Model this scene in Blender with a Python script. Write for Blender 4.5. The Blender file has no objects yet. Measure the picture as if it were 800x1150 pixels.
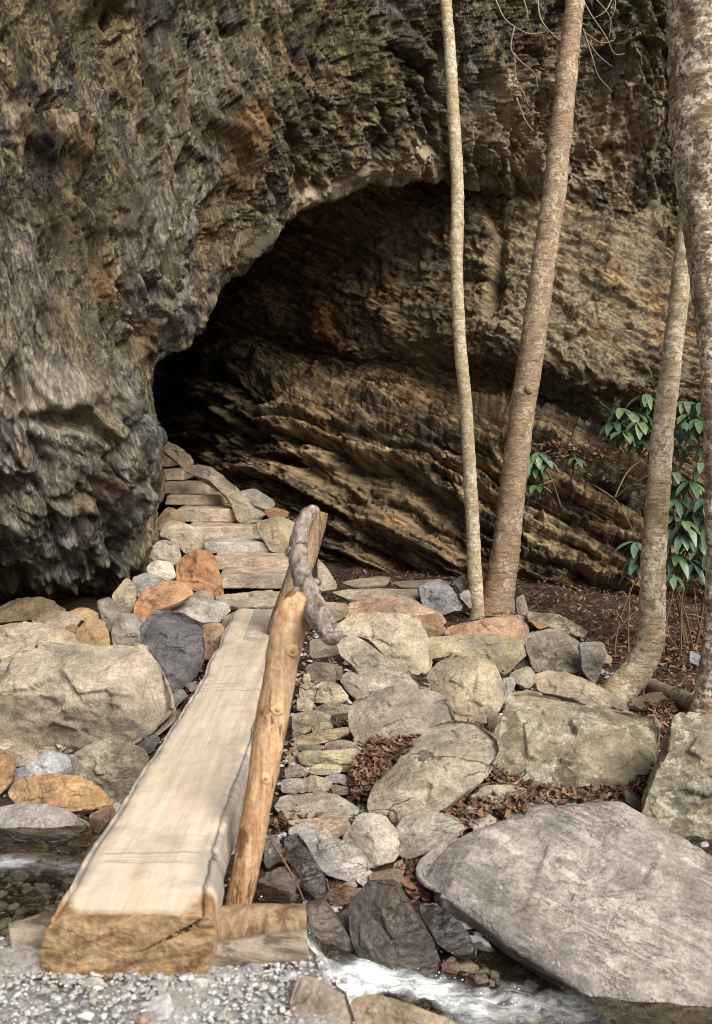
import bpy, math, random
import numpy as np
from math import radians as R

random.seed(7)
RNG = np.random.default_rng(11)
S = bpy.context.scene
COL = S.collection

# ------------------------------------------------------------------ camera
F = 1118.0
CAM = np.array([0.0, 0.0, 1.5])
PITCH = math.atan(95.0 / F)
FW = np.array([0, math.cos(PITCH), -math.sin(PITCH)])
UP = np.array([0, math.sin(PITCH), math.cos(PITCH)])


def rays(px, py):
    px = np.asarray(px, float); py = np.asarray(py, float)
    d = FW + ((px - 400) / F)[..., None] * np.array([1.0, 0, 0]) + ((575 - py) / F)[..., None] * UP
    return d / d[..., 1:2]


def at(px, py, d):
    """the point seen at (px, py) on the photograph, d metres in front of the camera"""
    return CAM + rays(px, py) * np.asarray(d, float)[..., None]


cd = bpy.data.cameras.new('camera')
cam = bpy.data.objects.new('camera', cd)
COL.objects.link(cam)
cam.location = CAM
cam.rotation_euler = (R(90) - PITCH, 0, 0)
cd.sensor_fit = 'VERTICAL'
cd.sensor_height = 36
cd.sensor_width = 24
cd.lens = F / 1150 * 36
cd.clip_end = 500
cd.dof.use_dof = True
cd.dof.focus_distance = 6.6
cd.dof.aperture_fstop = 4.0
S.camera = cam
EXPO = 1.08


# ------------------------------------------------------------------ noise
def _h(ix, iy, iz, seed):
    h = (ix * 374761393 + iy * 668265263 + iz * 2147483647 + seed * 1274126177) & 0xFFFFFFFF
    h = ((h ^ (h >> 13)) * 1274126177) & 0xFFFFFFFF
    h = ((h ^ (h >> 16)) * 2246822519) & 0xFFFFFFFF
    return h ^ (h >> 15)


_G = RNG.normal(size=(256, 3)); _G /= np.linalg.norm(_G, axis=1)[:, None]


def perlin(p, seed=0):
    p = np.asarray(p, float)
    i = np.floor(p).astype(np.int64); f = p - i
    w = f * f * f * (f * (f * 6 - 15) + 10)
    out = np.zeros(len(p))
    for dx in (0, 1):
        for dy in (0, 1):
            for dz in (0, 1):
                g = _G[_h(i[:, 0] + dx, i[:, 1] + dy, i[:, 2] + dz, seed) & 255]
                v = g[:, 0] * (f[:, 0] - dx) + g[:, 1] * (f[:, 1] - dy) + g[:, 2] * (f[:, 2] - dz)
                wx = w[:, 0] if dx else 1 - w[:, 0]
                wy = w[:, 1] if dy else 1 - w[:, 1]
                wz = w[:, 2] if dz else 1 - w[:, 2]
                out += v * wx * wy * wz
    return out * 1.5


def fbm(p, oct=4, seed=0, gain=.5, lac=2.03):
    a = 1.0; s = np.zeros(len(p)); q = np.array(p, float)
    for k in range(oct):
        s += a * perlin(q, seed + k * 17)
        a *= gain; q = q * lac
    return s


def ridged(p, oct=4, seed=0, gain=.5):
    a = 1.0; s = np.zeros(len(p)); q = np.array(p, float)
    for k in range(oct):
        s += a * (1 - np.abs(perlin(q, seed + k * 13)) * 2)
        a *= gain; q = q * 2.07
    return s


def voro(p, seed=0):
    """F1, F2, three random numbers per cell, offset to the cell's point"""
    p = np.asarray(p, float)
    i = np.floor(p).astype(np.int64)
    f1 = np.full(len(p), 9.0); f2 = np.full(len(p), 9.0)
    cid = np.zeros((len(p), 3)); off = np.zeros((len(p), 3))
    for dx in (-1, 0, 1):
        for dy in (-1, 0, 1):
            for dz in (-1, 0, 1):
                c = i + np.array([dx, dy, dz])
                r = np.stack([(_h(c[:, 0], c[:, 1], c[:, 2], seed + s) & 0xFFFF) / 65535.0 for s in (1, 2, 3)], 1)
                v = c + r - p
                d = np.sqrt((v * v).sum(1))
                m = d < f1
                f2 = np.where(m, f1, np.minimum(f2, d))
                f1 = np.where(m, d, f1)
                cid[m] = r[m]; off[m] = v[m]
    return f1, f2, cid, off


def sstep(a, b, x):
    t = np.clip((x - a) / (b - a), 0, 1)
    return t * t * (3 - 2 * t)


def saw(w, sharp=.12):
    """ledge profile: slow rise, quick fall, 0..1"""
    f = w - np.floor(w)
    return np.where(f < 1 - sharp, f / (1 - sharp), (1 - f) / sharp)


# ------------------------------------------------------------------ objects
def tag(o, label=None, cat=None, group=None, kind=None):
    if label: o['label'] = label
    if cat: o['category'] = cat
    if group: o['group'] = group
    if kind: o['kind'] = kind
    return o


def make(name, V, faces, mat, parent=None, smooth=True, origin=None, color=None, attrs=None, mats=None, midx=None):
    V = np.asarray(V, float)
    o0 = np.zeros(3)
    if parent is None:
        o0 = np.array([V[:, 0].mean(), V[:, 1].mean(), V[:, 2].min()]) if origin is None else np.asarray(origin, float)
    else:
        o0 = np.array(parent.get('_o', (0, 0, 0)), float)
    me = bpy.data.meshes.new(name)
    if isinstance(faces, np.ndarray) and faces.ndim == 2:
        n, k = faces.shape
        me.vertices.add(len(V)); me.vertices.foreach_set('co', (V - o0).astype(np.float32).ravel())
        me.loops.add(n * k); me.loops.foreach_set('vertex_index', faces.astype(np.int32).ravel())
        me.polygons.add(n)
        me.polygons.foreach_set('loop_start', np.arange(0, n * k, k, dtype=np.int32))
        me.polygons.foreach_set('loop_total', np.full(n, k, dtype=np.int32))
        me.update(calc_edges=True)
        me.validate()
    else:
        me.from_pydata((V - o0).tolist(), [], [list(map(int, f)) for f in faces]); me.update()
    me.polygons.foreach_set('use_smooth', np.full(len(me.polygons), smooth))
    if attrs:
        for k, v in attrs.items():
            a = me.attributes.new(k, 'FLOAT', 'POINT'); a.data.foreach_set('value', np.asarray(v, np.float32))
    for m in (mats or [mat]): me.materials.append(m)
    if midx is not None: me.polygons.foreach_set('material_index', np.asarray(midx, np.int32))
    o = bpy.data.objects.new(name, me); COL.objects.link(o)
    if parent is None: o.location = o0
    else: o.parent = parent
    if color is not None: o.color = (*color, 1)
    return o


def empty(name, loc, label, cat, group=None):
    o = bpy.data.objects.new(name, None); COL.objects.link(o)
    o.location = loc; o.empty_display_size = .1
    o['_o'] = [float(c) for c in loc]
    return tag(o, label, cat, group)


def grid_faces(nr, nc, wrap=False):
    r = np.arange(nr - 1)[:, None]; c = np.arange(nc if wrap else nc - 1)[None]
    c2 = (c + 1) % nc
    a = r * nc + c; b = r * nc + c2; d = (r + 1) * nc + c; e = (r + 1) * nc + c2
    return np.stack([a, b, e, d], -1).reshape(-1, 4)


def vnorm(V, Fq):
    a, b, c, d = (V[Fq[:, i]] for i in range(4))
    n = np.cross(c - a, d - b)
    N = np.zeros_like(V)
    for i in range(4): np.add.at(N, Fq[:, i], n)
    return N / (np.linalg.norm(N, axis=1)[:, None] + 1e-12)


def crom(P, n):
    """Catmull-Rom through the rows of P, n samples, uniform in index"""
    P = np.asarray(P, float); m = len(P)
    t = np.linspace(0, m - 1, n); i = np.clip(np.floor(t).astype(int), 0, m - 2); f = (t - i)
    f = f.reshape(-1, *([1] * (P.ndim - 1)))
    g = lambda k: P[np.clip(i + k, 0, m - 1)]
    p0, p1, p2, p3 = g(-1), g(0), g(1), g(2)
    return .5 * (2 * p1 + (p2 - p0) * f + (2 * p0 - 5 * p1 + 4 * p2 - p3) * f ** 2 + (3 * p1 - p0 - 3 * p2 + p3) * f ** 3)


# ------------------------------------------------------------------ materials
class NT:
    def __init__(s, name):
        s.m = bpy.data.materials.new(name); s.m.use_nodes = True
        s.t = s.m.node_tree; s.t.nodes.clear()
        s.out = s.n('ShaderNodeOutputMaterial'); s.b = s.n('ShaderNodeBsdfPrincipled')
        s.l(s.b.outputs[0], s.out.inputs[0])
        s.tc = s.n('ShaderNodeTexCoord'); s.oi = s.n('ShaderNodeObjectInfo')
    def n(s, ty, **k):
        x = s.t.nodes.new(ty)
        for a, v in k.items(): setattr(x, a, v)
        return x
    def l(s, a, b): s.t.links.new(a, b)
    def put(s, sock, v):
        if isinstance(v, bpy.types.NodeSocket): s.l(v, sock)
        elif isinstance(v, (tuple, list)) and len(v) == 3 and sock.type == 'RGBA': sock.default_value = (*v, 1)
        else: sock.default_value = v
    def math(s, op, a, b=0.0, c=None, clamp=False):
        x = s.n('ShaderNodeMath', operation=op); x.use_clamp = clamp
        s.put(x.inputs[0], a); s.put(x.inputs[1], b)
        if c is not None: s.put(x.inputs[2], c)
        return x.outputs[0]
    def coord(s, scale=(1, 1, 1), rot=(0, 0, 0), rand=True, src='Object'):
        v = s.tc.outputs[src]
        if rand:
            a = s.n('ShaderNodeVectorMath', operation='MULTIPLY_ADD')
            c = s.n('ShaderNodeCombineXYZ')
            for k, f in enumerate((37., 91., 53.)):
                s.l(s.math('MULTIPLY', s.oi.outputs['Random'], f), c.inputs[k])
            s.l(v, a.inputs[0]); a.inputs[1].default_value = (1, 1, 1); s.l(c.outputs[0], a.inputs[2])
            v = a.outputs[0]
        if any(rot):
            m0 = s.n('ShaderNodeMapping'); s.l(v, m0.inputs[0]); m0.inputs['Rotation'].default_value = rot; v = m0.outputs[0]
        mp = s.n('ShaderNodeMapping'); s.l(v, mp.inputs[0]); mp.inputs['Scale'].default_value = scale
        return mp.outputs[0]
    def noise(s, co, scale, detail=6, rough=.6, dist=0.0):
        x = s.n('ShaderNodeTexNoise'); s.l(co, x.inputs['Vector'])
        x.inputs['Scale'].default_value = scale; x.inputs['Detail'].default_value = detail
        x.inputs['Roughness'].default_value = rough; x.inputs['Distortion'].default_value = dist
        return x.outputs['Fac']
    def voro(s, co, scale, feature='F1', out=0):
        x = s.n('ShaderNodeTexVoronoi', feature=feature); s.put(x.inputs['Vector'], co); x.inputs['Scale'].default_value = scale
        return x.outputs[out]
    def ramp(s, v, a, b, lo=0.0, hi=1.0, smooth=True):
        x = s.n('ShaderNodeMapRange'); x.interpolation_type = 'SMOOTHSTEP' if smooth else 'LINEAR'
        s.put(x.inputs[0], v); x.inputs[1].default_value = a; x.inputs[2].default_value = b
        x.inputs[3].default_value = lo; x.inputs[4].default_value = hi
        return x.outputs[0]
    def mix(s, f, a, b, mode='MIX'):
        x = s.n('ShaderNodeMix', data_type='RGBA', blend_type=mode)
        s.put(x.inputs[0], f); s.put(x.inputs[6], a); s.put(x.inputs[7], b)
        return x.outputs[2]
    def scale_col(s, c, f):
        x = s.n('ShaderNodeVectorMath', operation='SCALE'); s.put(x.inputs[0], c); s.put(x.inputs[3], f)
        return x.outputs[0]
    def attr(s, name):
        x = s.n('ShaderNodeAttribute', attribute_name=name); return x.outputs['Fac']
    def bump(s, h, strength, dist, prev=None):
        x = s.n('ShaderNodeBump'); s.put(x.inputs['Height'], h)
        x.inputs['Strength'].default_value = strength; x.inputs['Distance'].default_value = dist
        if prev is not None: s.l(prev, x.inputs['Normal'])
        return x.outputs[0]
    def done(s, col, rough=.8, normal=None, spec=.5):
        s.put(s.b.inputs['Base Color'], col); s.put(s.b.inputs['Roughness'], rough)
        s.b.inputs['Specular IOR Level'].default_value = spec
        if normal is not None: s.l(normal, s.b.inputs['Normal'])
        return s.m


def stone_mat(name, lichen=0.0, lichen_col=(.42, .40, .30), rust=.25, wet=False, crack=.5, strata=.5, band_rot=(.5, .25, 0), band_scale=(1.2, 1.2, 7)):
    t = NT(name)
    co = t.coord()
    hsv = t.n('ShaderNodeHueSaturation'); t.l(t.oi.outputs['Color'], hsv.inputs['Color'])
    hsv.inputs['Saturation'].default_value = .98; hsv.inputs['Value'].default_value = .93
    base = t.mix(1.0, hsv.outputs[0], (1.05, .985, .945), 'MULTIPLY')
    big = t.noise(co, 3.2, 5, .62)
    mid = t.noise(co, 11, 8, .68)
    fine = t.noise(co, 70, 5, .7)
    band = t.noise(t.coord(band_scale, band_rot), 3.5, 8, .68, .6)
    c = t.scale_col(base, t.ramp(big, .3, .7, .6, 1.28))
    c = t.scale_col(c, t.ramp(mid, .36, .64, .82, 1.16))
    c = t.scale_col(c, t.ramp(fine, .36, .64, .78, 1.2))
    c = t.scale_col(c, t.ramp(band, .35, .65, 1 - .22 * strata, 1 + .15 * strata))
    # warm iron staining and cool grey patches
    st = t.math('MULTIPLY', t.ramp(t.noise(co, 2.3, 6, .7, .5), .52, .7), rust)
    c = t.mix(st, c, t.mix(.6, c, (.30, .15, .055)))
    cool = t.ramp(t.noise(t.coord((1, 1, 1), (1, 2, 3)), 2.6, 6, .66), .53, .68, 0, .5)
    c = t.mix(cool, c, t.mix(.5, c, (.20, .205, .21)))
    dirt = t.ramp(t.noise(co, 6.5, 9, .75), .56, .72, 0, .55)
    c = t.mix(dirt, c, t.scale_col(c, .55))
    if lichen > 0:
        m = t.math('MULTIPLY', t.ramp(t.noise(co, 2.2, 4, .6), .40, .56), t.ramp(t.noise(co, 11, 10, .74, .3), .60 - .105 * lichen, .63 - .105 * lichen))
        c = t.mix(t.math('MULTIPLY', m, .9), c, t.scale_col(lichen_col, t.ramp(fine, .36, .64, .7, 1.2)))
        m2 = t.math('MULTIPLY', t.ramp(t.noise(co, 3.1, 4, .6), .5, .6), t.ramp(t.noise(co, 19, 8, .7), .52, .57))
        c = t.mix(t.math('MULTIPLY', m2, .55 * lichen), c, (.10, .085, .05))
    # thin cracks
    wv = t.n('ShaderNodeVectorMath', operation='MULTIPLY_ADD')
    nz = t.n('ShaderNodeTexNoise'); t.l(co, nz.inputs['Vector']); nz.inputs['Scale'].default_value = 4; nz.inputs['Detail'].default_value = 6
    t.l(nz.outputs['Color'], wv.inputs[0]); wv.inputs[1].default_value = (.5, .5, .5); t.l(t.coord((1, 1, 2.2), (.4, .2, 0)), wv.inputs[2])
    cr = t.voro(wv.outputs[0], 2.1, 'DISTANCE_TO_EDGE')
    part = t.math('MULTIPLY', t.ramp(t.math('ABSOLUTE', t.math('SUBTRACT', band, .5)), .004, .014, 1, 0), t.ramp(t.noise(co, 2.6, 4, .6), .50, .57, 0, min(1.0, .45 * strata)))
    c = t.mix(part, c, t.scale_col(c, .35))
    crm = t.math('MULTIPLY', t.ramp(cr, .004, .022, 1, 0), t.ramp(t.noise(co, 3, 3), .5, .6, 0, crack))
    c = t.mix(crm, c, t.scale_col(c, .3))
    n = t.bump(band, .35 * strata + .1, .03)
    n = t.bump(mid, .6, .03, n)
    n = t.bump(fine, .6, .008, n)
    n = t.bump(t.math('SUBTRACT', 1.0, t.math('MAXIMUM', crm, part)), .7, .012, n)
    if wet:
        return t.done(t.mix(1.0, t.scale_col(c, .5), (1.15, .98, .8), 'MULTIPLY'), t.ramp(mid, .3, .7, .05, .24), n, .9)
    return t.done(c, t.ramp(mid, .3, .7, .68, .92), n, .35)


def cliff_mat():
    t = NT('cliff_schist')
    co = t.coord(rand=False)
    stretch = t.coord((1, 1, .3), (0, R(14), 0), rand=False)
    f1 = t.noise(stretch, 2.6, 9, .68, .8)
    f2 = t.noise(stretch, 9, 9, .72, .8)
    fine = t.noise(stretch, 42, 7, .72, .3)
    big = t.noise(co, .9, 6, .6)
    c = t.mix(t.ramp(f1, .36, .64), (.024, .017, .010), (.27, .19, .088))
    c = t.mix(t.ramp(t.noise(co, 1.7, 6, .65), .50, .66, 0, .55), c, (.28, .26, .255))
    c = t.mix(t.ramp(big, .5, .7, 0, .7), c, (.078, .056, .032))
    c = t.scale_col(c, t.ramp(f2, .40, .61, .22, 1.75))
    c = t.scale_col(c, t.ramp(fine, .41, .59, .30, 1.7))
    # olive algae and yellow-green lichen crumbs
    ol = t.math('MULTIPLY', t.ramp(t.noise(co, 1.1, 6, .62), .44, .6), .8)
    c = t.mix(ol, c, t.mix(.65, c, (.135, .105, .040)))
    li = t.math('MULTIPLY', t.ramp(t.noise(co, 3.3, 5, .6), .46, .6), t.ramp(t.noise(stretch, 42, 6, .72), .52, .60))
    c = t.mix(t.math('MULTIPLY', li, .85), c, (.42, .36, .13))
    gl = t.math('MULTIPLY', t.ramp(t.noise(t.coord((1, 1, 1), (2, 1, 0), rand=False), 2.1, 5, .6), .48, .6), t.ramp(t.noise(co, 60, 5, .7), .55, .62))  # pale flecks: glints on the rock painted into the colour
    c = t.mix(t.math('MULTIPLY', gl, .8), c, (.46, .44, .39))
    gy = t.math('MULTIPLY', t.attr('grey'), t.ramp(t.noise(stretch, 2.2, 7, .7), .36, .60, .15, .8))
    c = t.mix(gy, c, t.scale_col((.255, .245, .23), t.math('MULTIPLY', t.ramp(f2, .40, .61, .35, 1.5), t.ramp(fine, .41, .59, .5, 1.45))))
    # traced stains
    c = t.mix(t.math('MULTIPLY', t.attr('rust'), t.ramp(t.noise(co, 9, 7, .7), .3, .6)), c, (.40, .19, .06))
    pale = t.math('MULTIPLY', t.attr('pale'), t.ramp(t.noise(co, 7, 7, .72), .3, .52))
    pc = t.scale_col(t.mix(t.ramp(t.noise(co, 4, 5, .6), .4, .6), (.76, .60, .41), (.60, .48, .34)), t.ramp(t.noise(co, 30, 6, .7), .3, .7, .6, 1.3))
    c = t.mix(pale, c, pc)
    c = t.mix(t.math('MULTIPLY', t.attr('moss'), t.ramp(t.noise(co, 22, 6, .7), .42, .58)), c, (.075, .085, .016))
    n = t.bump(f1, .6, .14)
    n = t.bump(f2, .95, .08, n)
    n = t.bump(fine, 1.0, .022, n)
    n = t.bump(t.noise(co, 110, 4, .7), .5, .005, n)
    rough = t.math('SUBTRACT', t.ramp(f2, .3, .7, .30, .62), t.math('MULTIPLY', t.ramp(t.noise(co, 1.4, 4), .45, .6), .14))
    return t.done(c, rough, n, .55)


def wall_mat():
    t = NT('cave_wall_schist')
    co = t.coord(rand=False)
    stretch = t.coord((.24, .6, 1.5), (0, R(-30), 0), rand=False)
    bands = t.noise(t.coord((.09, .5, 2.2), (0, R(-29), 0), rand=False), 2.6, 7, .7, .5)
    f1 = t.noise(stretch, 2.2, 9, .68, .9)
    f2 = t.noise(stretch, 8, 9, .72, .9)
    fine = t.noise(stretch, 34, 7, .74, .4)
    c = t.mix(t.ramp(f1, .36, .64), (.085, .052, .024), (.37, .255, .130))
    c = t.mix(t.ramp(t.noise(co, 1.3, 6, .65), .5, .66, 0, .7), c, (.40, .20, .065))
    c = t.mix(t.ramp(t.noise(co, 1.0, 6, .62), .52, .64, 0, .6), c, (.07, .052, .036))
    c = t.scale_col(c, t.ramp(f2, .40, .61, .24, 1.7))
    c = t.scale_col(c, t.ramp(fine, .41, .59, .32, 1.65))
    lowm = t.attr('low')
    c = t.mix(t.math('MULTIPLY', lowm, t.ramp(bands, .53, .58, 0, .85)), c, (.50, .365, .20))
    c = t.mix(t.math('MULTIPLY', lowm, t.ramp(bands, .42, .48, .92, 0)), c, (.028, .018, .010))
    lm = t.attr('lichen')
    speck = t.ramp(t.noise(co, 36, 7, .76), .47, .56)
    lz = t.math('MULTIPLY', lm, t.ramp(t.noise(co, 2.2, 6, .62), .36, .58))
    c = t.mix(t.math('MULTIPLY', lz, .6), c, (.29, .215, .115))
    c = t.mix(t.math('MULTIPLY', t.math('MULTIPLY', lz, speck), .9), c, (.44, .395, .28))
    sp2 = t.math('MULTIPLY', t.ramp(t.noise(co, 3.1, 5, .6), .5, .62), t.ramp(t.noise(co, 50, 6, .7), .54, .61))
    c = t.mix(t.math('MULTIPLY', sp2, .7), c, (.28, .23, .10))
    pale = t.math('MULTIPLY', t.attr('pale'), t.ramp(t.noise(stretch, 5, 8, .72), .36, .56))
    c = t.mix(pale, c, t.scale_col((.36, .265, .15), t.ramp(fine, .3, .7, .55, 1.35)))
    dark_patch = t.math('MULTIPLY', t.attr('dark_patch'), t.ramp(t.noise(stretch, 3, 7, .7), .25, .55, .35, 1))
    c = t.mix(t.math('MULTIPLY', dark_patch, .8), c, t.scale_col(c, .36))
    c = t.mix(t.math('MULTIPLY', t.attr('moss'), t.ramp(t.noise(co, 22, 6, .7), .42, .58)), c, (.05, .058, .016))
    n = t.bump(f1, .5, .10)
    n = t.bump(f2, 1.0, .08, n)
    n = t.bump(fine, 1.0, .022, n)
    n = t.bump(t.noise(co, 100, 4, .7), .4, .005, n)
    return t.done(c, t.ramp(f2, .3, .7, .5, .85), n, .45)


def dirt_mat():
    t = NT('forest_soil')
    co = t.coord(rand=False)
    c = t.mix(t.ramp(t.noise(co, 5, 8, .7), .4, .62), (.022, .015, .010), (.075, .048, .030))
    c = t.mix(t.ramp(t.noise(co, 40, 6, .7), .52, .62), c, (.12, .07, .045))
    c = t.mix(t.ramp(t.noise(co, 75, 4, .7), .58, .66), c, (.16, .15, .14))
    sd_ = t.mix(t.ramp(t.noise(co, 90, 6, .75), .4, .6), (.33, .31, .28), (.56, .535, .50))
    c = t.mix(t.attr('sand'), c, sd_)
    n = t.bump(t.noise(co, 24, 8, .75), .9, .03)
    return t.done(c, .9, n, .25)


def island_mat(name, cols, rough=.8, spec=.3, trans=0.0, bumpscale=60):
    t = NT(name)
    g = t.n('ShaderNodeNewGeometry')
    r = t.n('ShaderNodeValToRGB'); r.color_ramp.interpolation = 'CONSTANT'
    e = r.color_ramp.elements
    while len(e) < len(cols): e.new(.5)
    for i, cc in enumerate(cols):
        e[i].position = i / len(cols); e[i].color = (*cc, 1)
    t.l(g.outputs['Random Per Island'], r.inputs[0])
    co = t.coord(rand=False)
    c = t.scale_col(r.outputs[0], t.ramp(t.noise(co, bumpscale, 5, .65), .3, .7, .7, 1.3))
    n = t.bump(t.noise(co, bumpscale * 2, 4, .6), .3, .004)
    m = t.done(c, rough, n, spec)
    if trans: t.b.inputs['Transmission Weight'].default_value = 0
    return m


def deck_mat():
    """hewn top of the bridge log: pale weathered wood, saw marks across, grey waney edges"""
    t = NT('hewn_pale_wood')
    co = t.coord(rand=False)
    grain = t.noise(t.coord((18, .55, 18), rand=False), 2.2, 8, .65, .3)
    fineg = t.noise(t.coord((60, 1.6, 60), rand=False), 2.2, 6, .65)
    c = t.mix(t.ramp(grain, .3, .7), (.60, .49, .37), (.67, .56, .435))
    c = t.scale_col(c, t.ramp(fineg, .3, .7, .92, 1.07))
    saw_ = t.noise(t.coord((.35, 13, 1), rand=False), 2.4, 3, .6, .2)
    c = t.mix(t.math('MULTIPLY', t.ramp(saw_, .60, .66), t.ramp(t.noise(co, 2.2, 3), .5, .6)), c, t.scale_col(c, .62))
    c = t.mix(t.ramp(t.noise(co, 3.4, 9, .74), .52, .66, 0, .5), c, (.46, .375, .28))
    gm = t.math('MULTIPLY', t.attr('wane'), t.ramp(t.noise(co, 5, 7, .7), .36, .56))
    c = t.mix(t.math('MULTIPLY', gm, .85), c, (.25, .235, .22))
    c = t.mix(t.ramp(t.noise(co, 3.2, 6, .7), .56, .7, 0, .5), c, (.36, .33, .30))
    rot = t.math('MULTIPLY', t.attr('rot'), t.ramp(t.noise(co, 9, 7, .72), .32, .52))
    c = t.mix(rot, c, t.mix(t.ramp(t.noise(co, 14, 6, .7), .4, .6), (.20, .095, .028), (.40, .21, .075)))
    c = t.mix(t.attr('dark'), c, (.05, .036, .024))
    n = t.bump(grain, .12, .01)
    n = t.bump(saw_, .10, .008, n)
    n = t.bump(t.noise(co, 16, 7, .7), .3, .02, n)
    return t.done(c, .78, n, .3)


def end_mat():
    t = NT('cut_log_end')
    co = t.coord(rand=False)
    n1 = t.noise(t.coord((1, 1, 2.2), rand=False), 9, 8, .72, .6)
    c = t.mix(t.ramp(n1, .34, .64), (.14, .075, .03), (.45, .31, .175))
    c = t.mix(t.ramp(t.noise(co, 4, 5, .6), .46, .62, 0, .75), c, (.27, .185, .10))
    c = t.scale_col(c, t.ramp(t.noise(co, 60, 5, .7), .3, .7, .65, 1.3))
    kerf = t.noise(t.coord((1, 1, 1), (0, R(38), 0), rand=False), 22, 4, .6, .2)
    n = t.bump(n1, .7, .03)
    n = t.bump(t.noise(co, 45, 5, .7), .5, .008, n)
    n = t.bump(kerf, .3, .01, n)
    return t.done(c, .85, n, .2)


def peeled_mat(name, a, b, dark, grain_rot=(0, 0, 0), stain=.5):
    t = NT(name)
    co = t.coord(rand=False)
    g = t.noise(t.coord((16, 16, 1.1), grain_rot, rand=False), 2.4, 8, .68, .4)
    c = t.mix(t.ramp(g, .32, .68), a, b)
    c = t.mix(t.math('MULTIPLY', t.ramp(t.noise(t.coord((6, 6, 1.2), grain_rot, rand=False), 2.4, 7, .7, .5), .54, .62), stain + .3), c, dark)
    c = t.mix(t.ramp(t.noise(co, 4, 5, .6), .5, .66, 0, stain), c, t.mix(.5, c, (.52, .40, .27)))
    c = t.scale_col(c, t.ramp(t.noise(co, 60, 4, .7), .3, .7, .8, 1.2))
    n = t.bump(g, .6, .02)
    n = t.bump(t.noise(co, 40, 5, .7), .3, .006, n)
    return t.done(c, .7, n, .35)


def bark_mat(name, a, b, lichen, amount, dark=(.05, .038, .028), moss=0.0):
    t = NT(name)
    co = t.coord((1, 1, 1), rand=False)
    hor = t.noise(t.coord((1.6, 1.6, 5), rand=False), 9, 8, .7, .4)
    c = t.mix(t.ramp(hor, .34, .66), a, b)
    c = t.mix(t.ramp(t.noise(t.coord((1, 1, 4), rand=False), 16, 6, .7), .58, .66, 0, .8), c, dark)
    li = t.math('MULTIPLY', t.ramp(t.noise(co, 7, 5, .6), .56 - .2 * amount, .64 - .16 * amount), t.ramp(t.noise(co, 32, 9, .72, .4), .47, .53))
    c = t.mix(t.math('MULTIPLY', li, .9), c, lichen)
    if moss:
        c = t.mix(t.math('MULTIPLY', t.ramp(t.noise(co, 5, 6, .66), .5, .62), moss), c, (.11, .105, .028))
    c = t.scale_col(c, t.ramp(t.noise(co, 90, 4, .7), .3, .7, .72, 1.25))
    n = t.bump(hor, .6, .02)
    n = t.bump(t.noise(co, 50, 6, .75), .7, .008, n)
    return t.done(c, .85, n, .25)


def simple_mat(name, col, rough=.8, var=.3, sc=30, spec=.3):
    t = NT(name)
    co = t.coord(rand=False)
    c = t.scale_col(t.mix(1.0, col, col), t.ramp(t.noise(co, sc, 6, .7), .3, .7, 1 - var, 1 + var))
    n = t.bump(t.noise(co, sc * 2, 5, .7), .4, .006)
    return t.done(c, rough, n, spec)


def water_mat():
    t = NT('stream_water')
    co = t.coord(rand=False)
    w = t.noise(t.coord((1, 1.8, 1), rand=False), 9, 5, .6, .8)
    fa = t.attr('foam')
    foam = t.math('MULTIPLY', fa, t.ramp(t.noise(t.coord((.7, 1.5, 1), (0, 0, R(8)), rand=False), 20, 9, .70, .8), .33, .66))
    foam = t.math('MINIMUM', t.math('ADD', foam, t.math('MULTIPLY', t.math('MULTIPLY', fa, fa), .45)), 1.0)
    n = t.bump(w, .6, .05)
    n = t.bump(t.noise(co, 40, 5, .65, .5), .4, .012, n)
    fr = t.n('ShaderNodeFresnel'); fr.inputs[0].default_value = 1.33; t.l(n, fr.inputs[1])
    tr = t.n('ShaderNodeBsdfTransparent'); tr.inputs[0].default_value = (.70, .66, .55, 1)
    gl = t.n('ShaderNodeBsdfGlossy'); gl.inputs['Roughness'].default_value = .05; t.l(n, gl.inputs['Normal'])
    m1 = t.n('ShaderNodeMixShader'); t.l(fr.outputs[0], m1.inputs[0]); t.l(tr.outputs[0], m1.inputs[1]); t.l(gl.outputs[0], m1.inputs[2])
    t.done((.82, .85, .88), .45, n, .4)
    m2 = t.n('ShaderNodeMixShader'); t.l(foam, m2.inputs[0]); t.l(m1.outputs[0], m2.inputs[1]); t.l(t.b.outputs[0], m2.inputs[2])
    t.l(m2.outputs[0], t.out.inputs[0])
    return t.m


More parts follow.
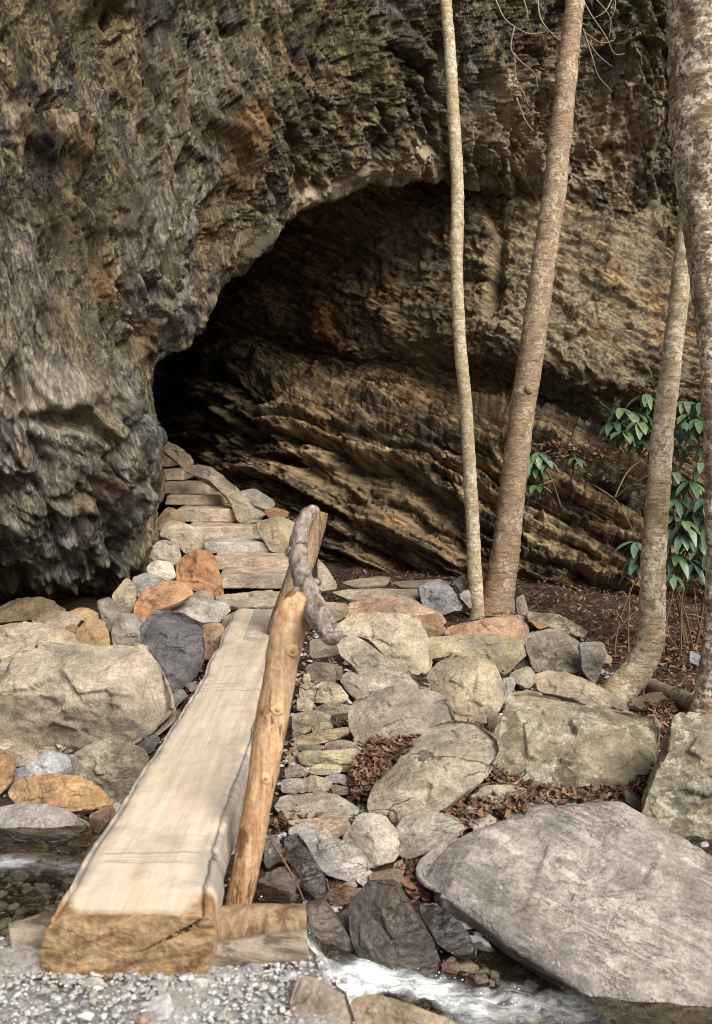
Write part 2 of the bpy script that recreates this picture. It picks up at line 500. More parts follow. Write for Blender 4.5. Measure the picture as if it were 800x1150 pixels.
M = dict(
    dry=stone_mat('dry_creek_stone', 0, rust=.35),
    smooth=stone_mat('smooth_creek_stone', 0, rust=.2, crack=.3, strata=.35),
    lichen=stone_mat('lichen_spotted_stone', .8, rust=.2),
    slab=stone_mat('layered_slab_stone', .22, (.36, .34, .29), rust=.25, crack=.9, strata=.8),
    step=stone_mat('worn_step_stone', 0, rust=.12, crack=.2, strata=.5),
    ledge=stone_mat('long_layered_slab', .12, (.38, .36, .31), rust=.15, crack=.3, strata=1.3, band_rot=(0, 0, R(38)), band_scale=(.5, 4.2, 3)),
    rust=stone_mat('iron_stained_stone', 0, rust=.95),
    wet=stone_mat('wet_creek_stone', 0, rust=.3, wet=True),
    cliff=cliff_mat(), wall=wall_mat(), dirt=dirt_mat(), deck=deck_mat(), end=end_mat(),
    peeled=peeled_mat('peeled_orange_pole', (.36, .18, .08), (.62, .42, .25), (.15, .065, .028), stain=.75),
    grey_pole=peeled_mat('weathered_grey_pole', (.15, .105, .085), (.48, .41, .37), (.07, .04, .03), (R(90), 0, 0), stain=.6),
    brown_pole=peeled_mat('brown_pole', (.20, .125, .065), (.36, .25, .15), (.10, .06, .03)),
    dead_wood=peeled_mat('grey_dead_wood', (.17, .135, .10), (.34, .28, .21), (.07, .05, .035), (0, R(75), 0)),
    knot=simple_mat('pale_knot_wood', (.55, .385, .20), .6, .2, 40),
    knot_core=simple_mat('orange_knot_core', (.44, .26, .10), .6, .2, 40),
    bark_a=bark_mat('pale_yellow_bark', (.36, .27, .15), (.60, .48, .30), (.70, .64, .50), .55),
    bark_b=bark_mat('brown_smooth_bark', (.25, .165, .105), (.44, .315, .21), (.58, .49, .35), .3),
    bark_c=bark_mat('lichen_grey_bark', (.30, .22, .125), (.54, .425, .28), (.70, .63, .49), .75, moss=.5),
    bark_d=bark_mat('flaky_lichen_bark', (.13, .085, .055), (.42, .31, .215), (.76, .69, .57), .85, moss=.45),
    twig=simple_mat('bare_twig', (.17, .105, .065), .75, .35, 60),
    root=simple_mat('pale_root', (.27, .20, .135), .8, .3, 60),
    leaf=island_mat('rhododendron_leaf', [(.055, .105, .05), (.075, .135, .07), (.105, .17, .095), (.045, .085, .05), (.13, .18, .075), (.09, .145, .095), (.14, .19, .13)], .38, .5, bumpscale=40),
    fern=island_mat('feathery_evergreen', [(.06, .075, .022), (.08, .10, .03), (.05, .07, .03)], .7),
    litter=island_mat('dead_leaves', [(.16, .075, .045), (.11, .055, .035), (.22, .11, .068), (.075, .042, .03), (.21, .14, .095), (.135, .065, .045), (.28, .175, .115), (.06, .045, .038), (.17, .085, .05)], .8),
    gravel=island_mat('grey_gravel', [(.33, .335, .345), (.41, .415, .43), (.25, .25, .255), (.48, .47, .46), (.38, .35, .32), (.42, .375, .315), (.31, .315, .33), (.56, .55, .54), (.29, .275, .255)], .85),
    water=water_mat(),
    foam=simple_mat('white_water', (.84, .87, .90), .5, .1, 30, .4),
)

# ------------------------------------------------------------------ ground
ZD = np.array([-80, 2.0, 2.5, 2.75, 2.95, 3.15, 3.3, 3.6, 4.2, 4.8, 5.4, 6.2, 7.0, 7.8, 9.0, 12., 60])
ZZ = np.array([0.0, 0.0, .03, .02, -.10, -.40, -.36, -.28, -.12, -.02, .06, .14, .20, .24, .30, 1.0, 1.2])
zsurf = lambda d: np.interp(d, ZD, ZZ)
_dd = np.linspace(3.15, 14, 2000)
_pp = 575 + F * np.tan(np.arctan((1.5 - zsurf(_dd) + .11) / _dd) - PITCH)


def d_of(py):
    return float(np.interp(-py, -_pp, _dd))


def stream_y(x):
    return np.interp(x, [-6, -2.2, -1.4, -.8, -.35, -.12, .3, .7, 1.2, 2.2, 6], [4.5, 3.95, 3.72, 3.5, 3.3, 3.22, 3.20, 3.12, 2.98, 2.75, 2.2])


def stream_z(x):
    return np.interp(x, [-6, -1.5, -.5, -.24, -.06, .15, .8, 1.4, 6], [-.08, -.15, -.19, -.22, -.36, -.39, -.44, -.46, -.6])


def ground_z(x, y):
    x = np.asarray(x, float); y = np.asarray(y, float)
    z = zsurf(y) - .12 * sstep(2.8, 3.3, y)
    xe = np.interp(y, [2.2, 2.42, 2.8, 3.2], [.02, -.01, -.15, -.2]) + .03 * np.sin(y * 23)
    z = z - .62 * sstep(xe - .02, xe + .13, x) * (1 - sstep(2.95, 3.15, y))
    z = z - .10 * sstep(1.3, 2.4, x) * sstep(5.6, 7.0, y)
    dy = np.abs(y - stream_y(x)); w = np.interp(x, [-2, -.4, .2], [.36, .26, .2])
    ch = 1 - sstep(w, w + .22, dy)
    z = z * (1 - ch) + np.minimum(z, stream_z(x) - .13) * ch
    return z


def build_ground():
    xs = np.concatenate([np.linspace(-80, -4, 30)[:-1], np.linspace(-4, 5, 300), np.linspace(5, 80, 30)[1:]])
    ys = np.concatenate([np.linspace(-80, 1.2, 30)[:-1], np.linspace(1.2, 10, 330), np.linspace(10, 80, 40)[1:]])
    X, Y = np.meshgrid(xs, ys)
    Z = ground_z(X, Y)
    P = np.stack([X, Y, Z], -1).reshape(-1, 3)
    P[:, 2] += (fbm(P * 3, 4, 5) * .035 + fbm(P * 14, 3, 6) * .012) * (np.abs(P[:, 0]) < 8)
    o = make('ground', P, grid_faces(len(ys), len(xs)), M['dirt'], origin=(0, 0, 0), attrs=dict(sand=(1 - sstep(2.9, 3.08, P[:, 1] + .06 * fbm(P * 4, 3, 8))) * (1 - sstep(-.05, .02, P[:, 0] - np.interp(P[:, 1], [2.2, 2.42, 2.8, 3.2], [.02, -.01, -.15, -.2]))) * (P[:, 1] > -2)))
    tag(o, 'dark soil of the creek bank showing between the rocks', 'ground', kind='structure')


build_ground()


# ------------------------------------------------------------------ rocks
def chaikin(P, it):
    for _ in range(it):
        Q = np.roll(P, -1, 0)
        P = np.stack([P * .86 + Q * .14, P * .14 + Q * .86], 1).reshape(-1, 2)
    return P


def resample(P, n):
    Q = np.vstack([P, P[:1]])
    s = np.concatenate([[0], np.cumsum(np.linalg.norm(np.diff(Q, axis=0), axis=1))])
    t = np.linspace(0, s[-1], n, endpoint=False)
    return np.stack([np.interp(t, s, Q[:, k]) for k in (0, 1)], 1)


def smin(a, b, k):
    h = np.clip(.5 + .5 * (b - a) / k, 0, 1)
    return b * (1 - h) + a * h - k * h * (1 - h)


SEED = [100]


def rock(label, poly, col, mat='dry', d=None, tilt=52, T=.42, back=.5, facets=4, rough=1.0, crease=None, name='rock', cat='rock',
         grow=1.075, n=None, group=None, soft=1, lay=None, strat=0.0, steep=1.0, parent=None, chop=()):
    SEED[0] += 7
    sd = SEED[0]; rs = np.random.default_rng(sd)
    poly = np.array(poly, float)
    cen = poly.mean(0)
    tl = R(tilt)
    nrm = np.array([0, -math.sin(tl), math.cos(tl)])
    kb = poly[:, 1].argmax()
    cb = at(poly[kb, 0], poly[kb, 1], d_of(min(max(poly[kb, 1], 620), 1120)))   # where its lower rim meets the ground
    rc = rays(cen[0], cen[1])
    dg = float(((cb - CAM) @ nrm) / (rc @ nrm)) - .03
    d = dg if d is None else min(d, dg)
    c = at(cen[0], cen[1], d); u = np.array([1.0, 0, 0]); v = np.array([0, math.cos(tl), math.sin(tl)])
    ry = rays(poly[:, 0], poly[:, 1])
    tt = ((c - CAM) @ nrm) / (ry @ nrm)
    W = CAM + ry * tt[:, None] - c
    P2 = np.stack([W @ u, W @ v], 1)
    a2 = np.roll(P2, -1, 0)
    area = abs((P2[:, 0] * a2[:, 1] - P2[:, 1] * a2[:, 0]).sum()) / 2
    r = math.sqrt(area / math.pi)
    ppx = r * F / d
    if n is None: n = int(np.clip(ppx * 2.6, 28, 200))
    m = int(np.clip(n * .36, 9, 64))
    c2 = P2.mean(0)
    P2 = c2 + (P2 - c2) * grow
    O = resample(chaikin(P2, soft), n)
    H = T * r
    s = np.sin(np.pi / 2 * np.arange(1, m + 1) / m)
    UV = c2 + s[:, None, None] * (O - c2)[None]
    dv = (UV - c2) / r
    h = H * np.power(np.clip(1 - s ** 5, 0, 1), .45)[:, None] * np.ones((1, n))
    hc = H
    for k in range(facets + 2):
        a = rs.uniform(0, 2 * math.pi) if k else -math.pi / 2 + rs.uniform(-.4, .4)
        q = H * rs.uniform(.62, 1.0); sl = H * rs.uniform(.3, 1.25) * steep
        pl = q - sl * (dv[..., 0] * math.cos(a) + dv[..., 1] * math.sin(a))
        h = smin(h, pl, .018 * H); hc = min(hc, q)
    for ca_, off_, sl_ in chop:
        ca_ = R(ca_)
        h = smin(h, H * .97 - sl_ * r * (dv[..., 0] * math.cos(ca_) + dv[..., 1] * math.sin(ca_) - off_), .02 * H)
    if crease is not None:
        vt = (O[:, 1].max() - c2[1]) / r; vb = (O[:, 1].min() - c2[1]) / r
        vc = vt + (vb - vt) * crease
        h = smin(h, H * .95 - H * 1.0 * (dv[..., 1] - vc - .25 * dv[..., 0] * rs.uniform(-1, 1)), .018 * H)
        h = smin(h, H * .95 + H * 1.5 * (dv[..., 1] - vc), .018 * H)
        hc = min(hc, H * .95 - H * (0 - vc) if vc < 0 else H * .95 - 1.5 * H * vc)
    mb = max(5, m // 3)
    sb = np.cos(np.pi / 2 * np.arange(1, mb + 1) / (mb + .3))
    UB = c2 + sb[:, None, None] * (O - c2)[None]
    hb = -back * r * np.sqrt(np.clip(1 - sb ** 2, 0, 1))[:, None] * np.ones((1, n))
    UVa = np.concatenate([UV, UB], 0).reshape(-1, 2); ha = np.concatenate([h, hb], 0).reshape(-1)
    V = c + UVa[:, :1] * u + UVa[:, 1:] * v + ha[:, None] * nrm
    nr = m + mb
    Fq = grid_faces(nr, n, True)
    top = c + c2[0] * u + c2[1] * v + hc * nrm
    bot = c + c2[0] * u + c2[1] * v - back * r * nrm
    N = vnorm(V, Fq)
    if (N * (V - c)).sum() < 0: N = -N; 
    q = V / max(r, .03) + rs.uniform(-50, 50, 3)
    amp = rough * r
    edge = np.concatenate([np.clip(1.25 - s, .45, 1), np.full(mb, .5)])[:, None].repeat(n, 1).reshape(-1)
    f1, f2, cid, off = voro(q * 1.6 * np.array([1, 1, 1.5]), sd)
    dsp = fbm(q * 1.3, 3, sd) * .035 + ((cid - .5) * off).sum(1) * .21
    f1, f2, cid, off = voro(q * 4.2 * np.array([1, 1, 1.6]), sd + 1)
    dsp += ((cid - .5) * off).sum(1) * .045 + fbm(q * 6, 4, sd + 3, .6) * .020
    led = saw((q @ np.array([.25, .3, 1.0])) * 2.6 + fbm(q * 1.2, 3, sd + 9) * .8, .2)
    dsp += (led - .5) * (.03 + .05 * strat)
    if lay is not None:
        la, lf, lam = R(lay[0]), lay[1], lay[2]
        pd = (UVa[:, 0] * math.cos(la) + UVa[:, 1] * math.sin(la)) * lf
        wv = fbm(q * 1.6, 4, sd + 21)
        dsp += ((saw(pd + wv * 1.3, .12) - .5) * sstep(-.25, .25, fbm(q * 1.1, 2, sd + 22)) + .5 * (saw(pd * 2.7 + wv * 2.2, .15) - .5)) * lam
    V = V + N * (dsp * amp * edge)[:, None]
    ic = len(V)
    V = np.vstack([V, V[:n].mean(0)[None] if True else top[None], bot[None]])
    tri0 = [(ic, i, (i + 1) % n) for i in range(n)]
    lo = (nr - 1) * n
    tri1 = [(ic + 1, lo + (i + 1) % n, lo + i) for i in range(n)]
    # winding: outwards = +nrm on the front
    faces = [tuple(f[::-1]) for f in Fq.tolist()] + tri0 + tri1
    p0, p1, p2 = (V[i] for i in faces[len(Fq) // 8][:3])
    if np.cross(p1 - p0, p2 - p0) @ (p0 - c) < 0: faces = [f[::-1] for f in faces]
    o = make(name, V, faces, M[mat], color=col, parent=parent)
    if parent is None: tag(o, label, cat, group)
    return o


def block(label, x0, x1, y0, y1, z0, z1, col, mat='dry', name='rock', cat='rock', parent=None, rough=1.0, rot=0.0, bev=.16, seed=None):
    """an irregular squared stone: rounded box, dense and displaced"""
    SEED[0] += 7
    sd = seed or SEED[0]; rs = np.random.default_rng(sd)
    hs = np.array([x1 - x0, y1 - y0, z1 - z0]) / 2
    c = np.array([x0 + x1, y0 + y1, z0 + z1]) / 2
    n = 26
    k = np.linspace(-1, 1, n)
    A, B = np.meshgrid(k, k)
    one = np.ones_like(A)
    sides = [np.stack(t, -1).reshape(-1, 3) for t in ((A, B, one), (-A, B, -one), (one, A, B), (-one, -A, B), (-A, one, B), (A, -one, B))]
    V = np.vstack(sides)
    Fq = np.vstack([grid_faces(n, n) + i * n * n for i in range(6)])
    key = np.round(V * 1000).astype(int)
    _, first, inv = np.unique(key, axis=0, return_index=True, return_inverse=True)
    inv = inv.reshape(-1)
    V = V[first]; Fq = inv[Fq]
    dist = V * hs
    b = bev * hs.min() * 2
    inner = np.clip(dist, -(hs - b), hs - b)
    dv = dist - inner; ln = np.linalg.norm(dv, axis=1)[:, None]
    mx = np.abs(dv).max(1)[:, None]
    dist = inner + np.where(ln > 0, dv / np.maximum(ln, 1e-9) * mx, 0)
    tp = rs.uniform(-.06, .06, 4)
    dist[:, 0] *= 1 + tp[0] * V[:, 1] + tp[1] * V[:, 2]
    dist[:, 2] *= 1 + tp[2] * V[:, 0]
    N = vnorm(dist, Fq)
    if (N * dist).sum() < 0: N = -N; Fq = Fq[:, ::-1]
    r = hs.min() * 1.3
    q = dist / r + rs.uniform(-50, 50, 3)
    f1, f2, cid, off = voro(q * .9, sd)
    dsp = fbm(q * .6, 3, sd) * .10 + ((cid - .5) * off).sum(1) * .16 + fbm(q * 3, 4, sd + 3) * .035
    dist = dist + N * (dsp * r * rough)[:, None]
    ca, sa = math.cos(rot), math.sin(rot)
    Q = dist.copy(); Q[:, 0] = dist[:, 0] * ca - dist[:, 1] * sa; Q[:, 1] = dist[:, 0] * sa + dist[:, 1] * ca
    o = make(name, Q + c, Fq, M[mat], color=col, parent=parent)
    if parent is None: tag(o, label, cat)
    return o


TAN = (.36, .30, .215); PALE = (.43, .385, .30); GREY = (.27, .255, .225); DGREY = (.17, .165, .16); BLUE = (.185, .19, .205)
WHITE = (.46, .455, .44); ORANGE = (.42, .24, .115); RUST = (.40, .20, .10); PINK = (.42, .285, .20); BROWN = (.22, .155, .10)
OLIVE = (.27, .245, .175); CREAM = (.40, .36, .27); WETC = (.075, .07, .066); WETB = (.085, .075, .055)

def zc(x0, y0, s):
    return lambda *p: [(x0 + a / s, y0 + b / s) for a, b in p]


A5 = zc(0, 560, 2.6667); A8 = zc(0, 800, 2.6667); A6 = zc(250, 560, 2.6667); A7 = zc(500, 600, 2.6667)
A1 = zc(250, 830, 2.6667); A2 = zc(500, 830, 2.6667); AS = zc(150, 480, 4.0); AD = zc(300, 700, 3.6364)

# ---- left bank
rock('huge smooth tan boulder beside the log bridge, largest rock on the left bank',
     A5((-60, 640), (0, 600), (22, 555), (60, 492), (130, 458), (270, 458), (300, 466), (340, 455), (430, 460), (470, 520), (492, 580), (497, 625), (440, 690), (330, 745), (250, 790), (130, 760), (0, 750), (-60, 720)),
     (.36, .32, .245), 'smooth', d=5.3, tilt=48, T=.42, facets=0, name='boulder', cat='boulder', strat=.3, chop=[(268, .08, 1.5), (85, -.05, .35), (350, .5, .9)])
rock('dark blue-grey boulder between the tan boulder and the log bridge',
     A5((422, 385), (455, 345), (520, 338), (602, 375), (607, 480), (580, 530), (540, 560), (495, 578), (483, 520), (428, 440)),
     (.16, .158, .168), 'dry', tilt=55, T=.55, facets=2, name='boulder', cat='boulder', rough=.7, chop=[(80, .15, .9), (200, .1, .5), (330, .35, .8)])
rock('broad flat tan slab at the left edge below the dark cliff', A5((-40, 390), (80, 372), (150, 385), (212, 405), (237, 430), (190, 462), (100, 477), (60, 482), (-40, 482)),
     (.40, .345, .255), 'smooth', tilt=25, T=.16, back=.5, name='stone_slab', cat='slab')
rock('grey stone wedged between the flat slab and the cliff foot', A5((88, 355), (150, 333), (222, 350), (242, 365), (200, 397), (150, 392)), (.27, .235, .175), 'dry', tilt=40, T=.4)
rock('small oval tan stone right at the cliff foot', A5((203, 340), (242, 326), (292, 340), (292, 357), (243, 364)), (.40, .30, .17), 'smooth', tilt=40, T=.4, name='stone', cat='stone')
rock('rounded orange stone beside the squared grey blocks', A5((233, 390), (270, 358), (312, 363), (327, 430), (312, 457), (260, 452), (228, 430)), (.40, .27, .13), 'rust', tilt=50, T=.45)
rock('little cream pebble resting on the edge of the flat slab', A5((196, 430), (240, 424), (258, 440), (252, 457), (204, 454)), (.46, .40, .30), 'smooth', tilt=50, name='pebble', cat='pebble')
rock('small brown stone squeezed between the flat slab and the orange stone', A5((198, 385), (226, 374), (238, 390), (222, 422), (198, 412)), (.27, .19, .11), 'dry', tilt=50, name='stone', cat='stone')
rock('brown stone half hidden under the cliff at the left edge', A5((-40, 330), (60, 303), (150, 308), (195, 330), (90, 362), (-40, 372)), (.16, .125, .075), 'dry', d=7.0, tilt=40, T=.5)
rock('tall squared grey block, left one of the pair by the dark blue-grey boulder', A5((289, 312), (330, 299), (350, 320), (372, 345), (342, 372), (337, 447), (324, 412)), (.24, .225, .19), 'dry', tilt=58, T=.6)
rock('squared grey block with a flat top touching the dark blue-grey boulder', A5((345, 353), (402, 343), (432, 373), (432, 440), (400, 456), (343, 457), (336, 420)), (.29, .275, .235), 'dry', tilt=58, T=.55, crease=.3)
rock('pointed upright tan stone leaning on the cliff foot', A5((338, 290), (382, 238), (407, 270), (407, 322), (380, 347), (348, 330)), (.33, .285, .205), 'dry', d=7.0, tilt=60, T=.5)
rock('pale blue-grey stone with white edges above the long orange rock', A5((398, 235), (440, 223), (498, 250), (492, 267), (430, 302), (403, 280)), (.36, .355, .345), 'smooth', d=7.2, tilt=55, T=.4)
rock('long orange and grey rock lying above the dark blue-grey boulder', A5((403, 320), (430, 283), (500, 253), (552, 258), (577, 285), (540, 312), (480, 342), (430, 372), (403, 350)), (.42, .255, .14), 'rust', d=6.9, tilt=50, T=.45)
rock('small white rounded stone left of the rough orange rock', A5((438, 205), (460, 184), (512, 194), (527, 230), (500, 242), (450, 227)), (.47, .44, .37), 'smooth', d=7.55, tilt=55)
rock('pale grey angular stone below the biggest cream rock by the stairs', A5((443, 165), (480, 128), (532, 134), (542, 180), (510, 202), (460, 187)), (.40, .37, .30), 'dry', d=8.0, tilt=55, T=.5)
rock('big cream angular rock at the left of the stone stairs', A5((478, 120), (510, 68), (550, 74), (607, 100), (622, 140), (560, 162), (530, 136)), (.47, .41, .30), 'smooth', d=8.6, tilt=50, T=.6, facets=6)
rock('rough orange rock at the foot of the stone stairs', A5((528, 190), (560, 163), (632, 163), (657, 230), (667, 292), (610, 282), (560, 262), (533, 246)), (.43, .24, .12), 'rust', d=7.5, tilt=55, T=.5, facets=7, rough=1.5)
rock('brown rock tucked against the cliff beside the middle stairs', A5((462, 70), (500, 24), (542, 45), (557, 70), (510, 77), (480, 97)), (.29, .21, .12), 'rust', d=9.0, tilt=50, T=.5)
rock('flat white-grey stone behind the dark blue-grey boulder', A5((488, 335), (550, 299), (622, 299), (692, 325), (652, 367), (600, 372), (540, 342)), (.42, .40, .355), 'smooth', tilt=42, T=.4, d=7.0)
rock('squarish orange-grey stone against the left edge of the bridge log', A5((603, 378), (662, 373), (677, 420), (650, 478), (603, 476)), (.36, .245, .16), 'rust', tilt=55, d=6.1)
rock('narrow grey stone at the far left corner of the bridge log', A5((663, 365), (702, 338), (714, 355), (680, 412)), (.30, .275, .23), 'dry', tilt=55, d=6.6)
rock('small tan stone under the rough orange rock', A5((568, 285), (626, 274), (642, 306), (580, 302)), (.38, .33, .25), 'dry', tilt=50, d=7.15, name='stone', cat='stone')
rock('grey wedge stone in the gap right of the tan boulder', A5((498, 600), (546, 568), (562, 590), (520, 628)), (.22, .22, .21), 'dry', tilt=50, name='stone', cat='stone')
rock('little whitish stone under the dark blue-grey boulder', A5((553, 556), (585, 548), (590, 570), (575, 582)), (.36, .34, .32), 'dry', tilt=50, name='stone', cat='stone')
rock('dark purple-grey stone in the gap below the tan boulder', A5((408, 710), (440, 688), (482, 720), (450, 762), (413, 747)), (.13, .12, .125), 'dry', tilt=55, name='stone', cat='stone')
rock('mossy olive stone touching the left edge of the bridge log', A5((508, 642), (540, 633), (545, 655), (515, 675)), (.22, .20, .10), 'dry', tilt=50, name='stone', cat='stone')
rock('small dark stone above the dark purple-grey one in the gap', A5((450, 690), (470, 668), (485, 690), (470, 708)), (.11, .10, .10), 'dry', tilt=50, name='stone', cat='stone')
rock('grey boulder spotted with white lichen beside the near half of the bridge log',
     A8((223, 132), (300, 94), (360, 76), (442, 130), (432, 172), (380, 252), (330, 278), (270, 258), (233, 190)), (.245, .225, .165), 'lichen', tilt=55, T=.55, facets=5, name='boulder', cat='boulder')
rock('bluish white rounded stone among the left bank rocks', A8((70, 168), (150, 120), (202, 130), (232, 187), (150, 205), (60, 205)), (.43, .45, .475), 'smooth', tilt=52, T=.5)
rock('dull blue stone partly hidden behind the bluish white one', A8((40, 175), (75, 162), (100, 185), (80, 205), (42, 205)), (.24, .26, .29), 'smooth', tilt=52, name='stone', cat='stone')
rock('small tan-grey stone under the front of the huge tan boulder', A8((8, 112), (60, 98), (127, 120), (90, 158), (45, 162)), (.34, .29, .225), 'dry', tilt=50)
rock('orange rounded stone cut by the left edge of the picture', A8((-40, 120), (10, 110), (47, 150), (42, 200), (0, 245), (-40, 235)), (.42, .265, .14), 'rust', tilt=55, T=.55)
rock('flat orange-brown stone lying across the left bank', A8((30, 240), (60, 203), (160, 188), (240, 194), (324, 250), (324, 272), (200, 292), (60, 277)), (.41, .275, .145), 'rust', tilt=42, T=.36, crease=.62, facets=2, d=4.25)
rock('flat pale grey stone at the left edge of the stream', A8((-30, 300), (60, 273), (180, 284), (264, 332), (210, 363), (100, 368), (-30, 350)), (.31, .295, .285), 'smooth', tilt=32, T=.3, crease=.7, d=4.05)
rock('reddish brown stone against the log above the stream', A8((263, 312), (330, 278), (350, 300), (290, 365)), (.27, .185, .145), 'dry', tilt=55)
rock('pointed grey stone standing out of the stream on the left', A8((5, 445), (60, 400), (147, 393), (120, 442), (60, 468)), (.17, .165, .155), 'wet', tilt=50, T=.5, d=3.9)
rock('dark brown stone in the stream close to the bridge log', A8((70, 545), (110, 528), (142, 570), (80, 594)), (.10, .068, .038), 'wet', tilt=45, d=3.62)
rock('flat brown stone under the shallow stream water', A8((160, 410), (250, 378), (267, 400), (200, 418)), (.16, .125, .085), 'wet', tilt=35, d=3.98, name='stone', cat='stone')
rock('small tawny stone under the shallow stream water', A8((150, 480), (195, 470), (202, 492), (165, 500)), (.24, .15, .075), 'wet', tilt=35, d=3.75, name='stone', cat='stone')
rock('rusty little stone at the edge of the stream by the pointed grey stone', A8((130, 420), (160, 412), (175, 436), (140, 448)), (.28, .16, .07), 'wet', tilt=40, d=3.92, name='stone', cat='stone')
rock('pale stone by the log just above the stream on the left', A8((205, 440), (250, 425), (262, 450), (225, 470)), (.36, .29, .22), 'dry', tilt=45, d=3.85, name='stone', cat='stone')
rock('dark red-brown stone at the left edge of the stream', A8((-10, 390), (40, 385), (52, 405), (10, 420)), (.10, .05, .045), 'wet', tilt=45, d=4.05, name='stone', cat='stone')
rock('thin layered grey stone below the flat tan slab at the left edge', A5((-40, 495), (48, 492), (30, 530), (-40, 555)), (.25, .225, .18), 'slab', tilt=45, name='stone', cat='stone', strat=1)
rock('thin orange stone beneath the rim of the flat tan slab', A5((20, 483), (68, 478), (62, 494), (24, 496)), (.40, .25, .13), 'rust', tilt=45, name='stone', cat='stone')
rock('pale stone half buried in the gravel left of the bridge log', [(-20, 1068), (30, 1064), (55, 1078), (60, 1092), (0, 1105), (-20, 1105)], (.36, .35, .33), 'smooth', d=2.58, tilt=35, T=.3)

# ---- right of the bridge: retaining wall and bank
rock('large pale sandstone block with a diagonal crack, facing the bridge rail', A6((350, 380), (400, 348), (580, 357), (612, 420), (622, 490), (584, 533), (500, 482), (430, 420), (360, 410)), (.43, .385, .285), 'smooth', tilt=55, T=.4, d=6.35, facets=4, name='boulder', cat='boulder')
rock('pale slab set diagonally under the large cracked sandstone block', A6((348, 425), (400, 410), (440, 440), (500, 490), (584, 540), (622, 560), (590, 572), (440, 582), (398, 512), (360, 472)), (.41, .38, .30), 'smooth', tilt=60, T=.3, d=6.25)
rock('long pinkish flat stone capping the wall behind the sandstone block', A6((372, 348), (392, 304), (560, 299), (657, 345), (660, 366), (580, 362), (400, 356)), (.41, .30, .215), 'rust', tilt=40, T=.3, d=7.0, crease=.6)
rock('orange squared end stone at the right of the pinkish cap stone', A6((578, 350), (657, 345), (662, 405), (618, 413)), (.43, .29, .17), 'rust', tilt=58, d=6.75)
rock('little tan block at the right end of the bridge log', A6((292, 308), (370, 312), (377, 345), (340, 364), (303, 342)), (.35, .30, .225), 'dry', tilt=52, d=6.75, crease=.4)
rock('cracked blue-grey stone left of the slender tree', A6((588, 270), (650, 238), (682, 265), (722, 322), (640, 343), (600, 312)), (.30, .31, .32), 'dry', tilt=50, T=.5, d=7.2, facets=6, rough=1.3)
rock('far flat paving stone beyond the wall, nearest to the cave wall', A6((355, 246), (500, 233), (492, 257), (400, 264)), (.33, .29, .21), 'smooth', tilt=15, T=.12, name='stone_slab', cat='slab', d=8.0)
rock('long flat paving slab behind the pinkish cap stone', A6((330, 275), (590, 268), (592, 302), (390, 303)), (.39, .345, .26), 'smooth', tilt=15, T=.10, name='stone_slab', cat='slab', d=7.35)
rock('narrow dark flat stone beside the far paving stone', A6((508, 247), (692, 244), (642, 266), (540, 266)), (.24, .205, .15), 'dry', tilt=15, T=.14, name='stone_slab', cat='slab', d=7.75)
rock('small grey stone wedged left of the slender tree trunk', A6((688, 250), (720, 228), (737, 260), (720, 282)), (.25, .225, .19), 'dry', tilt=52, d=7.4, name='stone', cat='stone')
rock('small whitish stone at the foot of the slender tree', A6((706, 290), (740, 268), (748, 332)), (.36, .345, .32), 'dry', tilt=52, d=7.2, name='stone', cat='stone')
rock('orange stone peeking out between the two straight trees', [(540, 640), (549, 648), (546, 664), (536, 662)], (.46, .23, .10), 'rust', tilt=52, d=7.6, name='stone', cat='stone')
rock('rounded brown block under the near end of the hand rail', A6((263, 418), (340, 426), (349, 470), (265, 476)), (.27, .215, .16), 'dry', tilt=60, T=.4, d=5.9)
rock('tan triangular stone standing right of the far rail post', A6((285, 180), (310, 205), (347, 265), (288, 274)), (.37, .33, .255), 'dry', tilt=55, d=7.9)
rock('big tan wedge boulder in the middle of the right bank', A7((-50, 420), (-10, 380), (40, 366), (132, 380), (162, 440), (168, 510), (100, 572), (20, 542), (-25, 480)), (.36, .315, .225), 'smooth', tilt=55, T=.5, d=5.85, facets=4, name='boulder', cat='boulder', crease=.55)
rock('long yellowish slab above the big tan wedge boulder', A7((-52, 310), (60, 306), (240, 322), (245, 350), (175, 417), (130, 385), (40, 364), (-52, 372)), (.385, .34, .22), 'smooth', tilt=52, T=.35, d=6.25, crease=.3)
rock('pinkish orange slab on top of the yellowish slab', A7((-2, 290), (40, 263), (200, 253), (242, 278), (248, 325), (80, 318)), (.43, .285, .195), 'rust', tilt=45, T=.35, d=6.6, crease=.5)
rock('pitted grey boulder below the two straight trees', A7((243, 300), (330, 282), (402, 330), (422, 380), (402, 412), (280, 418), (248, 360)), (.25, .225, .18), 'lichen', tilt=50, T=.45, d=6.3, rough=1.5, facets=5)
rock('grey angular stone at the right of the pitted grey boulder', A7((400, 328), (476, 318), (482, 360), (452, 448), (413, 402)), (.28, .265, .22), 'lichen', tilt=55, T=.5, d=6.2)
rock('long low tan rock reaching to the foot of the curved tree', A7((273, 420), (320, 408), (430, 438), (542, 500), (542, 527), (480, 527), (370, 492), (290, 472)), (.35, .305, .22), 'smooth', tilt=48, T=.4, d=5.65)
rock('white wedge stone between the tan boulder and the lichen slab', A7((163, 440), (200, 428), (212, 450), (185, 502), (163, 502)), (.47, .45, .39), 'smooth', tilt=55, d=5.65, name='stone', cat='stone')
rock('pale tilted stone left of the long low tan rock', A7((193, 415), (255, 393), (277, 430), (250, 462), (208, 442)), (.36, .33, .26), 'dry', tilt=50, d=5.85)
rock('small brownish block under the yellowish slab end', A7((212, 380), (250, 358), (267, 390), (220, 403)), (.28, .245, .185), 'dry', tilt=52, d=6.1, name='stone', cat='stone')
rock('small grey stone between the tan wedge boulder and the lichen slab', A7((123, 550), (157, 533), (172, 550), (140, 603)), (.30, .265, .21), 'dry', tilt=52, d=5.2, name='stone', cat='stone')
